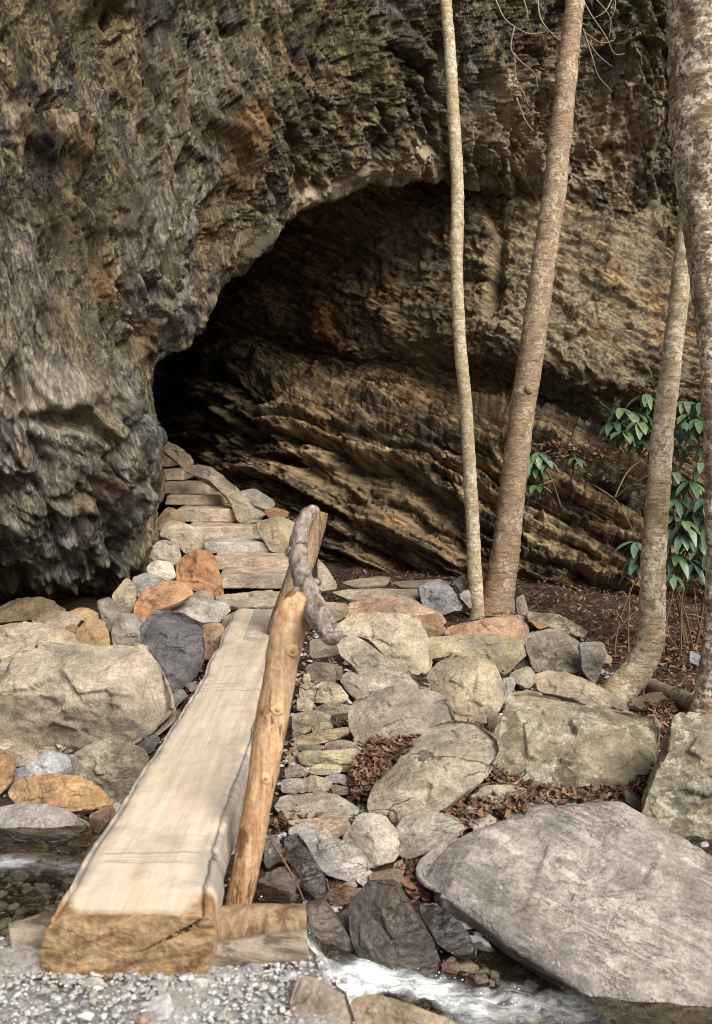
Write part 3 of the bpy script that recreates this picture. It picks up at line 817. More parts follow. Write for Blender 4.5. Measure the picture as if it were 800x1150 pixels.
rock('huge flat boulder with a lichen-spotted top in the right bank', A7((203, 482), (260, 473), (400, 513), (540, 533), (612, 543), (634, 580), (602, 692), (560, 755), (510, 783), (430, 772), (380, 792), (300, 762), (170, 722), (128, 680), (150, 620), (188, 540)),
     (.265, .235, .165), 'lichen', d=5.0, tilt=40, T=.34, facets=4, crease=.72, name='boulder', cat='boulder', rough=.8, chop=[(270, .45, 1.5), (215, .6, 1.2)])
rock('lichen-spotted boulder at the right edge under the trees', [(759, 806), (785, 804), (830, 815), (860, 860), (850, 945), (800, 949), (770, 952), (725, 914), (728, 886), (738, 862), (748, 835)], (.26, .235, .17), 'lichen', d=4.55, tilt=55, T=.5, name='boulder', cat='boulder', crease=.45)
rock('slanted grey boulder above the drift of red leaves', [(416, 902), (426, 880), (447, 862), (464, 838), (482, 818), (505, 811), (532, 813), (554, 828), (557, 846), (541, 874), (510, 899), (480, 915), (450, 924), (422, 917)], (.30, .275, .215), 'slab', d=4.62, tilt=46, T=.4, facets=4, name='boulder', cat='boulder', crease=.6)
rock('brownish grey boulder with a hollow in the middle of the stone wall', AD((343, 370), (360, 318), (480, 273), (590, 265), (702, 290), (764, 400), (690, 443), (560, 498), (450, 518), (378, 492), (348, 430)), (.27, .245, .205), 'dry', d=5.25, tilt=58, T=.45, facets=4, name='boulder', cat='boulder')
rock('flat brown stone left of the pale diagonal slab', AD((298, 220), (340, 198), (392, 220), (424, 290), (360, 308), (308, 250)), (.26, .225, .18), 'dry', d=5.7, tilt=62, T=.25)

# ---- dry stacked stones left of the wall
D_ST = 5.15
for lab, pts, col, mt in [
    ('brown-grey block, topmost stone of the dry stack by the rail post', ((163, 168), (240, 160), (282, 172), (282, 235), (220, 244), (166, 222)), (.25, .215, .165), 'dry'),
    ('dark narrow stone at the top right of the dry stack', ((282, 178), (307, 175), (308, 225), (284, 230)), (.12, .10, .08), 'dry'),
    ('biggest cream stone of the dry stack, under the topmost block', ((138, 252), (210, 240), (290, 250), (330, 305), (270, 330), (180, 318), (136, 300)), (.38, .345, .255), 'slab'),
    ('small pale stone left of the biggest cream stack stone, touching the post', ((123, 305), (160, 300), (192, 330), (182, 357), (125, 357)), (.36, .32, .235), 'dry'),
    ('flat dark grey stone of the dry stack below the biggest cream stone', ((198, 345), (250, 325), (342, 335), (342, 365), (260, 377), (205, 368)), (.20, .18, .14), 'slab'),
    ('rounded cream stone at the post, midway down the dry stack', ((108, 372), (190, 356), (257, 375), (250, 405), (170, 425), (108, 440)), (.35, .32, .225), 'slab'),
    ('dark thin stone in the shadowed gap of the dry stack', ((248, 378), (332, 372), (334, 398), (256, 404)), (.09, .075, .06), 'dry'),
    ('slanting grey stone at the post under the rounded cream one', ((106, 440), (180, 416), (176, 440), (106, 468)), (.24, .22, .18), 'slab'),
    ('pointed tan stone sticking out in the middle of the dry stack', ((103, 470), (200, 445), (330, 425), (338, 450), (270, 480), (150, 502), (103, 497)), (.37, .30, .19), 'slab'),
    ('brownish flat stone right of the pointed tan stone in the stack', ((236, 492), (300, 476), (367, 490), (365, 516), (260, 522)), (.30, .245, .20), 'dry'),
    ('thin dark layer stone under the pointed tan stack stone', ((122, 498), (220, 495), (222, 516), (124, 520)), (.16, .14, .11), 'slab'),
    ('long olive stone spanning the lower part of the dry stack', ((133, 545), (145, 522), (260, 522), (380, 508), (402, 535), (395, 568), (260, 578), (150, 582)), (.31, .29, .19), 'smooth'),
    ('tiny round stone at the left end of the long olive stack stone', ((108, 530), (125, 518), (138, 540), (122, 562), (110, 555)), (.33, .29, .21), 'dry'),
    ('small tan chip by the post beside the long olive stone', ((83, 548), (105, 540), (113, 565), (90, 578)), (.33, .27, .18), 'dry'),
    ('grey rounded stone under the left end of the long olive stone', ((73, 595), (120, 575), (172, 600), (160, 622), (78, 630)), (.28, .255, .20), 'dry'),
    ('pale greenish oval stone under the long olive stone', ((174, 590), (220, 574), (302, 580), (300, 608), (230, 620), (178, 612)), (.41, .40, .27), 'smooth'),
    ('small olive stone right of the pale greenish oval stone', ((300, 580), (358, 578), (360, 602), (304, 607)), (.26, .235, .155), 'dry'),
    ('thin blue-grey tilted slate at the lower right of the dry stack', ((236, 626), (300, 614), (365, 640), (362, 656), (260, 650)), (.27, .275, .28), 'slab'),
    ('rounded brown stone near the bottom of the dry stack', ((143, 640), (190, 622), (258, 640), (268, 670), (230, 690), (150, 684)), (.31, .265, .21), 'dry'),
    ('pale grey slab at the bottom left of the dry stack', ((60, 640), (142, 632), (148, 684), (120, 695), (60, 690)), (.31, .30, .27), 'slab'),
    ('small brown stone under the thin blue-grey slate', ((266, 660), (352, 672), (350, 695), (272, 705)), (.22, .19, .145), 'dry'),
    ('little stone at the post beside the topmost stack block', ((148, 208), (176, 205), (178, 240), (150, 244)), (.30, .265, .20), 'dry'),
    ('small tan stone right of the rounded cream stack stone', ((178, 410), (258, 402), (268, 430), (190, 446)), (.32, .28, .20), 'dry'),
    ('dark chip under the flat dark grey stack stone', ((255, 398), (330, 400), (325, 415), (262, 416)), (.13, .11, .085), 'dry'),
    ('reddish pebble at the left of the lower dry stack', ((92, 510), (120, 503), (122, 528), (96, 530)), (.26, .20, .15), 'dry'),
]:
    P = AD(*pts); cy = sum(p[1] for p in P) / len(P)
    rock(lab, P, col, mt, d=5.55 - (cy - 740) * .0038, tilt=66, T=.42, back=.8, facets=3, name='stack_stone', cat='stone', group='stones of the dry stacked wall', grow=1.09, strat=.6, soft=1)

rock('broad grey base slab under the dry stacked stones', A1((160, 200), (182, 163), (330, 168), (412, 215), (330, 252), (200, 242)), (.31, .29, .25), 'slab', d=4.45, tilt=25, T=.2, name='stone_slab', cat='slab')
rock('flat pinkish stone in front of the broad base slab', A1((188, 240), (370, 233), (384, 270), (330, 303), (270, 284)), (.33, .25, .19), 'rust', d=4.2, tilt=40, T=.3)
rock('long whitish stone pointing down to the stream', A1((198, 272), (250, 248), (340, 298), (432, 358), (434, 402), (380, 418), (310, 403), (240, 332)), (.38, .37, .345), 'slab', d=3.98, tilt=42, T=.4, crease=.7)
rock('smooth pale boulder next to the long whitish stone', A1((358, 300), (420, 223), (482, 233), (524, 280), (522, 357), (440, 383), (415, 345)), (.40, .375, .325), 'smooth', d=4.1, tilt=52, T=.5, facets=4)
rock('rounded grey boulder under the slanted grey boulder', A1((518, 275), (545, 233), (650, 218), (724, 260), (690, 302), (560, 359), (523, 342)), (.25, .235, .20), 'slab', d=4.25, tilt=52, T=.5, facets=4)
rock('dark wet slanting stone behind the rail post foot', A1((185, 300), (230, 282), (324, 450), (292, 485), (250, 445), (198, 362)), (.075, .068, .062), 'wet', d=3.75, tilt=55, T=.5)
rock('wet blue-grey stone splitting the little waterfall', A1((246, 500), (310, 483), (404, 640), (352, 705), (250, 615)), (.105, .11, .12), 'wet', d=3.42, tilt=58, T=.5, facets=4)
rock('big wet dark brown boulder standing in the stream', A1((385, 500), (440, 438), (520, 433), (562, 500), (622, 600), (654, 690), (622, 745), (540, 745), (440, 692), (393, 602)), (.075, .064, .052), 'wet', d=3.5, tilt=58, T=.5, facets=3, name='boulder', cat='boulder', rough=.8)
rock('flat brown stone behind the big wet dark boulder', A1((440, 402), (530, 383), (550, 440), (450, 445)), (.19, .155, .125), 'dry', d=3.8, tilt=48)
rock('orange-brown wet stone left of the big wet boulder', A1((315, 462), (350, 433), (414, 450), (380, 494), (325, 494)), (.20, .095, .035), 'wet', d=3.75, tilt=48, name='stone', cat='stone')
rock('small whitish quartz stone behind the orange-brown wet stone', A1((398, 422), (440, 393), (457, 410), (430, 443)), (.44, .43, .40), 'dry', d=3.85, tilt=50, name='stone', cat='stone')
rock('little pale stone beside the whitish quartz stone', A1((362, 432), (392, 420), (405, 440), (380, 448)), (.33, .31, .275), 'dry', d=3.87, tilt=50, name='stone', cat='stone')
rock('small wet grey stone between the two dark stream boulders', A1((352, 520), (385, 505), (402, 540), (395, 590), (360, 560)), (.16, .155, .145), 'wet', d=3.62, tilt=52, name='stone', cat='stone')
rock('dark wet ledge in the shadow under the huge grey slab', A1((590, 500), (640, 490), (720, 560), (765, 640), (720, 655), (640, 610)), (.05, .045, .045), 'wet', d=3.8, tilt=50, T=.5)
rock('reddish brown stone right of the big wet boulder', A1((650, 682), (690, 648), (714, 690), (680, 725)), (.17, .085, .055), 'wet', d=3.55, tilt=50, name='stone', cat='stone')
rock('brown wet stone at the water under the huge grey slab', A1((720, 705), (780, 688), (804, 740), (740, 742)), (.14, .10, .062), 'wet', d=3.42, tilt=48, name='stone', cat='stone')
rock('dark brown stone under the post foot behind the two sill logs', A1((100, 430), (180, 380), (230, 430), (190, 490), (110, 475)), (.13, .10, .085), 'dry', d=3.6, tilt=50)
rock('purplish flat stone behind the rail post foot', A1((120, 300), (165, 285), (180, 360), (130, 390)), (.19, .165, .16), 'slab', d=4.0, tilt=50)
rock('tan boulder cut by the bottom edge in front of the white water', A1((383, 795), (440, 765), (560, 798), (700, 850), (720, 930), (380, 930)), (.34, .28, .20), 'smooth', d=2.66, tilt=50, T=.35)
rock('rounded tan stone at the corner of the gravel by the waterfall', [(336, 1098), (360, 1102), (384, 1120), (392, 1150), (385, 1180), (340, 1180), (326, 1130)], (.32, .285, .23), 'smooth', d=2.38, tilt=38, T=.25)

rock('huge sloping grey slab filling the lower right corner',
     [(468, 974), (476, 957), (498, 941), (525, 936), (545, 931), (600, 915), (692, 901), (745, 930), (802, 962), (870, 1020), (890, 1120), (850, 1190), (760, 1175), (700, 1151), (650, 1112), (590, 1076), (530, 1032), (490, 1005)],
     (.335, .318, .297), 'ledge', d=3.62, tilt=22, T=.085, back=.4, facets=1, name='boulder', cat='boulder', rough=.42, lay=(52, 2.6, .085), steep=.4, grow=1.0, chop=[(228, .60, 1.3), (262, .70, 1.2), (150, .72, .6)])
rock('angular tan-grey stone in the leaves above the huge grey slab', A2((78, 172), (120, 143), (210, 138), (248, 150), (200, 192), (150, 212), (98, 192)), (.33, .305, .235), 'dry', d=4.55, tilt=48, T=.4)
rock('flat bluish stone lying along the top of the huge grey slab', A2((178, 225), (260, 188), (380, 173), (394, 195), (330, 227), (220, 252)), (.28, .275, .26), 'smooth', d=4.42, tilt=25, T=.18)
rock('flat grey-brown stone left of the flat bluish stone', A2((48, 200), (110, 213), (158, 245), (100, 273), (58, 252)), (.30, .27, .225), 'dry', d=4.35, tilt=30, T=.25)
rock('grey stone touching the left tip of the huge grey slab', A2((-2, 215), (50, 248), (32, 292), (-5, 302)), (.24, .23, .21), 'dry', d=4.25, tilt=48)
rock('dark wedge stone under the flat lichen boulder', A2((408, 190), (490, 173), (484, 202), (420, 205)), (.10, .085, .065), 'dry', d=4.4, tilt=45, name='stone', cat='stone')
rock('greenish upright stone between the two lichen boulders', A2((538, 150), (580, 178), (594, 222), (543, 192)), (.21, .195, .14), 'dry', d=4.5, tilt=58, name='stone', cat='stone')
rock('upright pointed stone behind the second straight tree', A7((212, 195), (236, 178), (252, 245), (218, 237)), (.31, .285, .235), 'dry', d=7.1, tilt=62, name='stone', cat='stone')
rock('flat mossy slab behind the pitted grey boulder', A7((248, 225), (330, 238), (424, 290), (410, 307), (330, 287), (258, 262)), (.22, .19, .13), 'lichen', d=6.9, tilt=28, T=.25, name='stone_slab', cat='slab')
rock('thin tan stone behind the pinkish orange slab', A7((133, 240), (250, 248), (264, 282), (240, 278), (198, 255)), (.33, .28, .20), 'dry', d=7.0, tilt=35)
rock('thin orange chip beside the flat mossy slab', A7((256, 260), (312, 275), (280, 284)), (.42, .22, .10), 'rust', d=6.75, tilt=40, name='stone', cat='stone')
rock('brown rock between the curved tree and the dead log', A7((553, 492), (640, 473), (674, 500), (668, 542), (600, 533)), (.24, .185, .125), 'dry', d=5.6, tilt=48, T=.4)
rock('small blue-grey stone at the right edge behind the trees', A7((733, 350), (777, 370), (772, 397), (733, 382)), (.22, .245, .27), 'dry', d=6.3, tilt=50, name='stone', cat='stone')
rock('tiny pinkish stone at the foot of the curved tree', A7((466, 466), (496, 464), (492, 486), (470, 484)), (.44, .31, .23), 'dry', d=5.5, tilt=52, name='pebble', cat='pebble')
rock('small tan stone between the grey angular stone and the curved tree', A7((472, 355), (502, 370), (496, 387), (472, 387)), (.33, .28, .20), 'dry', d=6.15, tilt=52, name='stone', cat='stone')
rock('tan flat landing stone between the bridge log and the stairs', AS((370, 760), (600, 735), (690, 740), (690, 800), (440, 806)), (.40, .36, .275), 'smooth', d=7.35, tilt=12, T=.10, name='stone_slab', cat='slab')

# ---- kerb stones along the right of the stairs
rock('highest kerb stone, long and narrow, running into the dark of the cave', AS((103, 38), (160, 58), (272, 148), (242, 192), (190, 150), (110, 95)), (.24, .20, .14), 'slab', d=11.2, tilt=45, T=.4, name='kerb_stone', cat='stone', strat=.6)
rock('layered kerb stone halfway along the stairs', AS((262, 165), (300, 158), (432, 238), (484, 285), (400, 292), (340, 252), (240, 192)), (.30, .26, .19), 'slab', d=9.9, tilt=45, T=.4, name='kerb_stone', cat='stone', strat=.8)
rock('thick stepped kerb stone beside the middle stairs', AS((388, 280), (490, 288), (594, 380), (562, 422), (470, 424), (436, 340)), (.31, .275, .20), 'slab', d=9.25, tilt=50, T=.45, name='kerb_stone', cat='stone', strat=1.0)
rock('flat grey stone lying outside the kerb of the stairs', AS((478, 290), (540, 278), (638, 335), (610, 363), (540, 352)), (.31, .295, .25), 'smooth', d=9.3, tilt=30, T=.25)
rock('large rounded tan boulder at the right of the lower stairs', AS((548, 420), (640, 403), (738, 430), (724, 500), (690, 562), (620, 552), (588, 512)), (.33, .28, .19), 'smooth', d=8.5, tilt=55, T=.5, facets=5)
rock('small red-brown stone at the foot of the cave wall by the stairs', AS((588, 375), (640, 362), (695, 380), (690, 402), (610, 404)), (.30, .16, .075), 'rust', d=9.1, tilt=50, name='stone', cat='stone')

# ------------------------------------------------------------------ stairs
def stairs():
    top = empty('stone_staircase', at(np.array(285.), np.array(655.), 7.8), 'rough tan stone staircase climbing into the dark cave', 'stairs')
    A_, B_, C_ = (.50, .42, .32), (.46, .38, .28), (.44, .42, .375)
    rows = [(244, 326, 662, 641, 7.72, A_), (240, 326, 641, 623, 8.12, A_), (231, 303, 622, 606, 8.5, C_), (208, 287, 607, 588, 8.9, A_),
            (200, 267, 587, 568, 9.3, A_), (185, 252, 568, 554, 9.7, B_), (178, 237, 555, 541, 10.1, (.43, .375, .29)),
            (170, 207, 540, 526, 10.5, B_), (160, 192, 525, 513, 10.9, B_), (150, 188, 514, 504, 11.3, (.33, .26, .18))]
    for x0, x1, yb, yt, d, c in rows:
        a = at(np.array(float(x0)), np.array(float(yb)), d); b = at(np.array(float(x1)), np.array(yt + .16 * (yb - yt)), d)
        sh = RNG.uniform(.88, 1.08)
        block(None, a[0], b[0], d - .02 + float(RNG.uniform(-.03, .03)), d + .62, a[2] + .008, b[2], [k * sh for k in c], 'step', name='step', parent=top, rough=.75, bev=.09)


stairs()

# ------------------------------------------------------------------ cliff (front mass, with the arch)
def tps(P, v):
    P = np.asarray(P, float) / 300; n = len(P)
    U = lambda r2: np.where(r2 > 1e-9, r2 * np.log(np.maximum(r2, 1e-9)), 0)
    K = U(((P[:, None] - P[None]) ** 2).sum(-1)) + np.eye(n) * .02
    A = np.zeros((n + 3, n + 3)); A[:n, :n] = K; A[:n, n] = 1; A[:n, n + 1:] = P; A[n, :n] = 1; A[n + 1:, :n] = P.T
    w = np.linalg.solve(A, np.concatenate([v, [0, 0, 0]]))
    def f(q):
        q = np.asarray(q, float) / 300
        return U(((q[:, None] - P[None]) ** 2).sum(-1)) @ w[:n] + w[n] + q @ w[n + 1:]
    return f


def poly_dist(q, pts):
    """distance in picture units from q to a polyline; used once to lay out stains"""
    d = np.full(len(q), 1e9); pts = np.asarray(pts, float)
    for a, b in zip(pts[:-1], pts[1:]):
        ab = b - a; t = np.clip(((q - a) @ ab) / (ab @ ab + 1e-9), 0, 1)
        d = np.minimum(d, np.linalg.norm(q - a - t[:, None] * ab, axis=1))
    return d


def blob(q, spots, wob):
    o = np.zeros(len(q))
    for x, y, rx, ry, s in spots:
        r = np.sqrt(((q[:, 0] - x) / rx) ** 2 + ((q[:, 1] - y) / ry) ** 2) + wob * .35
        o = np.maximum(o, s * (1 - sstep(.55, 1.15, r)))
    return o


def build_cliff():
    ctl = [(-250, -200, 6.3), (0, 0, 6.7), (0, 200, 6.45), (0, 350, 6.35), (0, 500, 6.45), (0, 600, 6.75), (0, 690, 7.3), (-200, 350, 5.8), (-200, 690, 6.6), (-420, 200, 5.2), (-420, 600, 5.4),
           (100, 100, 7.05), (100, 300, 6.85), (100, 450, 6.75), (100, 580, 7.0), (110, 660, 7.5), (150, 500, 7.15), (200, 300, 7.3), (200, 100, 7.5), (300, 150, 7.9), (300, 0, 7.9),
           (400, 100, 8.3), (400, -200, 8.2), (500, 100, 8.9), (520, 0, 8.8), (600, 150, 9.6), (600, 0, 9.3), (700, 200, 9.8), (700, 0, 9.6), (850, 250, 9.6), (850, 0, 9.4), (850, -200, 9.2), (480, 180, 9.0), (1000, 100, 9.3)]
    ctl = np.array(ctl, float); DA = tps(ctl[:, :2], ctl[:, 2])
    lip = np.array([(-300, 730), (-60, 702), (30, 688), (62, 684), (95, 675), (126, 660), (146, 652), (160, 632), (170, 608), (166, 585), (176, 560), (185, 545), (179, 522), (175, 500), (173, 470), (172, 440), (180, 415), (196, 404),
                    (206, 390), (228, 365), (240, 335), (258, 308), (298, 272), (304, 252), (318, 245), (345, 229), (370, 222), (400, 214), (430, 203), (452, 207), (470, 200), (492, 203), (530, 214), (560, 214), (600, 216), (640, 222), (690, 245), (730, 265), (760, 277), (830, 300), (1000, 340)], float)
    seg = np.concatenate([[0], np.cumsum(np.linalg.norm(np.diff(lip, axis=0), axis=1))])
    keys = {0: (-420, 690), 6: (-420, 150), 13: (-420, -250), 19: (-150, -250), 24: (150, -250), 30: (430, -250), 34: (600, -250), 38: (770, -250), 40: (1050, -250)}
    ks = sorted(keys)
    NA, NTt, NS = 720, 400, 50
    s = np.linspace(0, seg[-1], NA)
    # more stations on the arch itself than on the hidden run to the left
    wgt = np.interp(s, [0, seg[1], seg[2], seg[-2], seg[-1]], [.35, .4, 1, 1, .4]); cs = np.cumsum(wgt); cs = (cs - cs[0]) / (cs[-1] - cs[0])
    s = np.interp(np.linspace(0, 1, NA), cs, s)
    L = np.stack([np.interp(s, seg, lip[:, k]) for k in (0, 1)], 1)
    ker = np.hanning(7); ker /= ker.sum()
    Lp = np.pad(L, ((3, 3), (0, 0)), 'edge'); L = np.stack([np.convolve(Lp[:, k], ker, 'valid') for k in (0, 1)], 1)
    O = np.stack([np.interp(s, seg[ks], [keys[k][i] for k in ks]) for i in (0, 1)], 1)
    ks_ = np.hanning(61); ks_ /= ks_.sum()
    Op = np.pad(O, ((30, 30), (0, 0)), 'edge'); O = np.stack([np.convolve(Op[:, k], ks_, 'valid') for k in (0, 1)], 1)
    t = np.linspace(0, 1, NTt) ** 1.12
    Q = L[None] + t[:, None, None] * (O - L)[None]                    # NT x NA
    qf = Q.reshape(-1, 2)
    D = np.concatenate([DA(q) for q in np.array_split(qf, 60)])
    away = (t[:, None] * np.linalg.norm(O - L, axis=1)[None]).reshape(-1)     # picture units from the lip
    arch = np.interp(s, seg[[0, 5, 9, 19, 23, 33, 36, 40]], [.25, .4, .5, .35, .45, .5, .08, .05])
    arch2 = np.tile(arch, NTt)
    D = D + arch2 * np.exp(-away / 34) ** 1.0
    P = at(qf[:, 0], qf[:, 1], D)
    # underside: from the lip back into the cave and up, out of sight behind the lip
    nrm2 = O - L; nrm2 /= np.linalg.norm(nrm2, axis=1)[:, None]
    Dl = D.reshape(NTt, NA)[0]
    u = np.linspace(0, 1, NS)[1:]
    back = 5.5 * u ** 1.5
    outw = np.interp(back, [0, .25, 1, 2.5, 5.5], [0, 5, 20, 42, 60])
    Qs = L[None] + outw[:, None, None] * nrm2[None]
    Ps = at(Qs[..., 0], Qs[..., 1], Dl[None] + back[:, None])
    G = np.concatenate([Ps[::-1], P.reshape(NTt, NA, 3)], 0)
    QQ = np.concatenate([Qs[::-1], Q], 0).reshape(-1, 2)
    aw = np.concatenate([np.full((NS - 1) * NA, 0.0), away])
    nr = G.shape[0]
    V = G.reshape(-1, 3); Fq = grid_faces(nr, NA)
    N = vnorm(V, Fq)
    mid = (nr - 100) * NA + NA // 2
    if N[mid] @ (CAM - V[mid]) < 0: N = -N; Fq = Fq[:, ::-1]
    # foliation: near vertical folds leaning like the photograph's, warped
    x, y, z = V[:, 0], V[:, 1], V[:, 2]
    w = fbm(V * .9, 3, 21); w2 = fbm(V * .45, 2, 3)
    lean = np.interp(QQ[:, 0], [0, 150, 330, 520, 700], [24, 12, 4, -6, 10])
    lean = np.radians(lean)
    a = x + z * np.tan(R(13)) + .30 * w2 + .0 * lean; b = z - x * .25
    K = np.stack([a, y * .6, b * .22], 1)
    dsp = fbm(V * .55, 3, 31) * .20
    dsp += (ridged(K * 1.5 + w[:, None] * .2, 3, 41, .5) - .9) * .07
    m1 = sstep(-.3, .3, fbm(V * .8, 2, 51)); m2 = sstep(-.3, .3, fbm(V * 1.3, 2, 52))
    dsp += (saw(a * 2.3 + b * .12 + w * .8, .14) - .5) * .13 * m1
    dsp += (saw(a * 5.5 + b * .5 + w * 1.6, .16) - .5) * .060 * m2
    dsp += (saw(a * 13 + b * 1.1 + w * 3.0, .2) - .5) * .026 * (1 - .6 * m2) * (1 - sstep(300, 420, QQ[:, 0])) * sstep(0, 60, aw)
    right = sstep(480, 600, QQ[:, 0])
    calm = 1 - .45 * blob(QQ, [(70, 480, 150, 170, 1), (190, 290, 60, 130, .7)], w)
    for sc, am, sdv in ((1.1, .26, 60), (2.2, .19, 61)):
        wj = np.stack([fbm(V * sc * .8, 2, sdv + 5), fbm(V * sc * .8, 2, sdv + 6), fbm(V * sc * .8, 2, sdv + 7)], 1) * .35
        f1, f2, cid, off = voro(np.stack([a * sc * 1.15, y * sc * .7, b * sc * (.36 + .3 * right)], 1) + wj, sdv)
        dsp += (((cid - .5) * off).sum(1) * am * (1 + .35 * right) + (cid[:, 0] - .5) * am * .22) * (1 if sc < 3 else calm)
    K2 = np.stack([a + .10 * w, y * .5, b * .16], 1)
    g1 = np.abs(perlin(K2 * 1.9, 91)); g2 = np.abs(perlin(K2 * 4.3 + 7, 92)); g3 = np.abs(perlin(K2 * 9.5 + 3, 93))
    keep = 1 - .7 * right
    dsp -= keep * .15 * np.exp(-(g1 / .045) ** 2) * sstep(-.35, .15, fbm(V * .9, 2, 94))
    dsp -= keep * .085 * np.exp(-(g2 / .06) ** 2) * sstep(-.3, .2, fbm(V * 1.2, 2, 95))
    dsp -= keep * .035 * np.exp(-(g3 / .09) ** 2)
    dsp += keep * (ridged(K2 * 3.1, 3, 96, .55) - .9) * .06
    dsp += (ridged(K * 8, 4, 71, .6) - 1.0) * .018
    dsp += fbm(V * 18, 3, 72, .6) * .008
    # traced relief: the undercut at the foot, the bulging nose by the stairs, slots, the rusty block
    wob = fbm(V * 2.2, 4, 81)
    dsp += -.16 * blob(QQ, [(20, 690, 70, 45, 1), (70, 300, 14, 50, .6), (50, 470, 40, 10, .6), (380, 60, 18, 60, .5), (105, 505, 60, 12, .2)], wob)
    dsp += .14 * blob(QQ, [(278, 120, 28, 90, 1), (130, 520, 45, 60, .6), (60, 560, 50, 60, .5)], wob * .6)
    def blur(d_, nr_, nc_):
        g = np.pad(d_.reshape(nr_, nc_), 1, 'edge')
        g = (g[:-2] + 2 * g[1:-1] + g[2:]) / 4
        return ((g[:, :-2] + 2 * g[:, 1:-1] + g[:, 2:]) / 4).reshape(-1)
    dsp = blur(dsp, nr, NA)
    for sc, am, sdv in ((4.4, .135, 62), (9.5, .085, 63), (20, .050, 64), (38, .022, 65)):
        wj = np.stack([fbm(V * sc * .8, 2, sdv + 5), fbm(V * sc * .8, 2, sdv + 6), fbm(V * sc * .8, 2, sdv + 7)], 1) * .35
        f1, f2, cid, off = voro(np.stack([a * sc * 1.15, y * sc * .7, b * sc * (.36 + .3 * right)], 1) + wj, sdv)
        dsp += (((cid - .5) * off).sum(1) * am * (1 + .35 * right) + (cid[:, 0] - .5) * am * .22) * (1 if sc < 3 else calm)
    fade = .4 + .6 * sstep(0, 45, aw)
    V2 = V + N * (dsp * fade)[:, None]
    rust = blob(QQ, [(278, 148, 26, 30, 1), (272, 190, 20, 30, .6), (115, 320, 22, 28, .8), (55, 145, 14, 9, .4), (85, 175, 7, 22, .35), (245, 260, 14, 22, .6), (175, 375, 16, 30, .4), (575, 125, 20, 30, .7), (600, 160, 60, 18, .5), (350, 65, 8, 10, .6), (690, 160, 40, 60, .35), (600, 60, 40, 40, .25), (100, 545, 30, 20, .3)], wob)
    grey = blob(QQ, [(70, 500, 130, 170, 1), (185, 290, 60, 130, .8), (20, 330, 80, 90, .6), (230, 60, 70, 60, .5), (170, 160, 60, 60, .5)], wob)
    band = poly_dist(QQ, [(322, 238), (350, 221), (395, 203), (440, 188), (480, 183)])
    pale = np.clip(1.15 - (band + wob * 9) / np.interp(QQ[:, 0], [310, 400, 480, 520], [9, 17, 27, 22]), 0, 1)
    pale = np.maximum(pale, blob(QQ, [(555, 95, 14, 20, .8), (565, 150, 30, 22, .9), (600, 190, 40, 20, .75), (540, 205, 22, 12, .8), (680, 150, 16, 22, .7), (705, 190, 14, 40, .5), (20, 120, 14, 12, .5), (60, 145, 12, 9, .4), (660, 200, 30, 14, .5), (525, 170, 25, 30, .45), (640, 140, 130, 110, .42), (590, 110, 40, 50, .4), (60, 440, 60, 50, .3)], wob))
    moss = blob(QQ, [(420, 40, 36, 50, .9), (380, 20, 20, 40, .6), (690, 30, 60, 30, .6), (120, 15, 20, 12, .6), (720, 255, 40, 14, .5), (10, 640, 25, 40, .5), (560, 20, 30, 30, .4)], wob)
    o = make('cliff', V2, Fq, M['cliff'], origin=(0, 7.5, 0), attrs=dict(rust=rust * .75, pale=pale, moss=moss, grey=grey))
    tag(o, 'dark overhanging schist cliff with the arched cave mouth', 'cliff', kind='structure')


build_cliff()


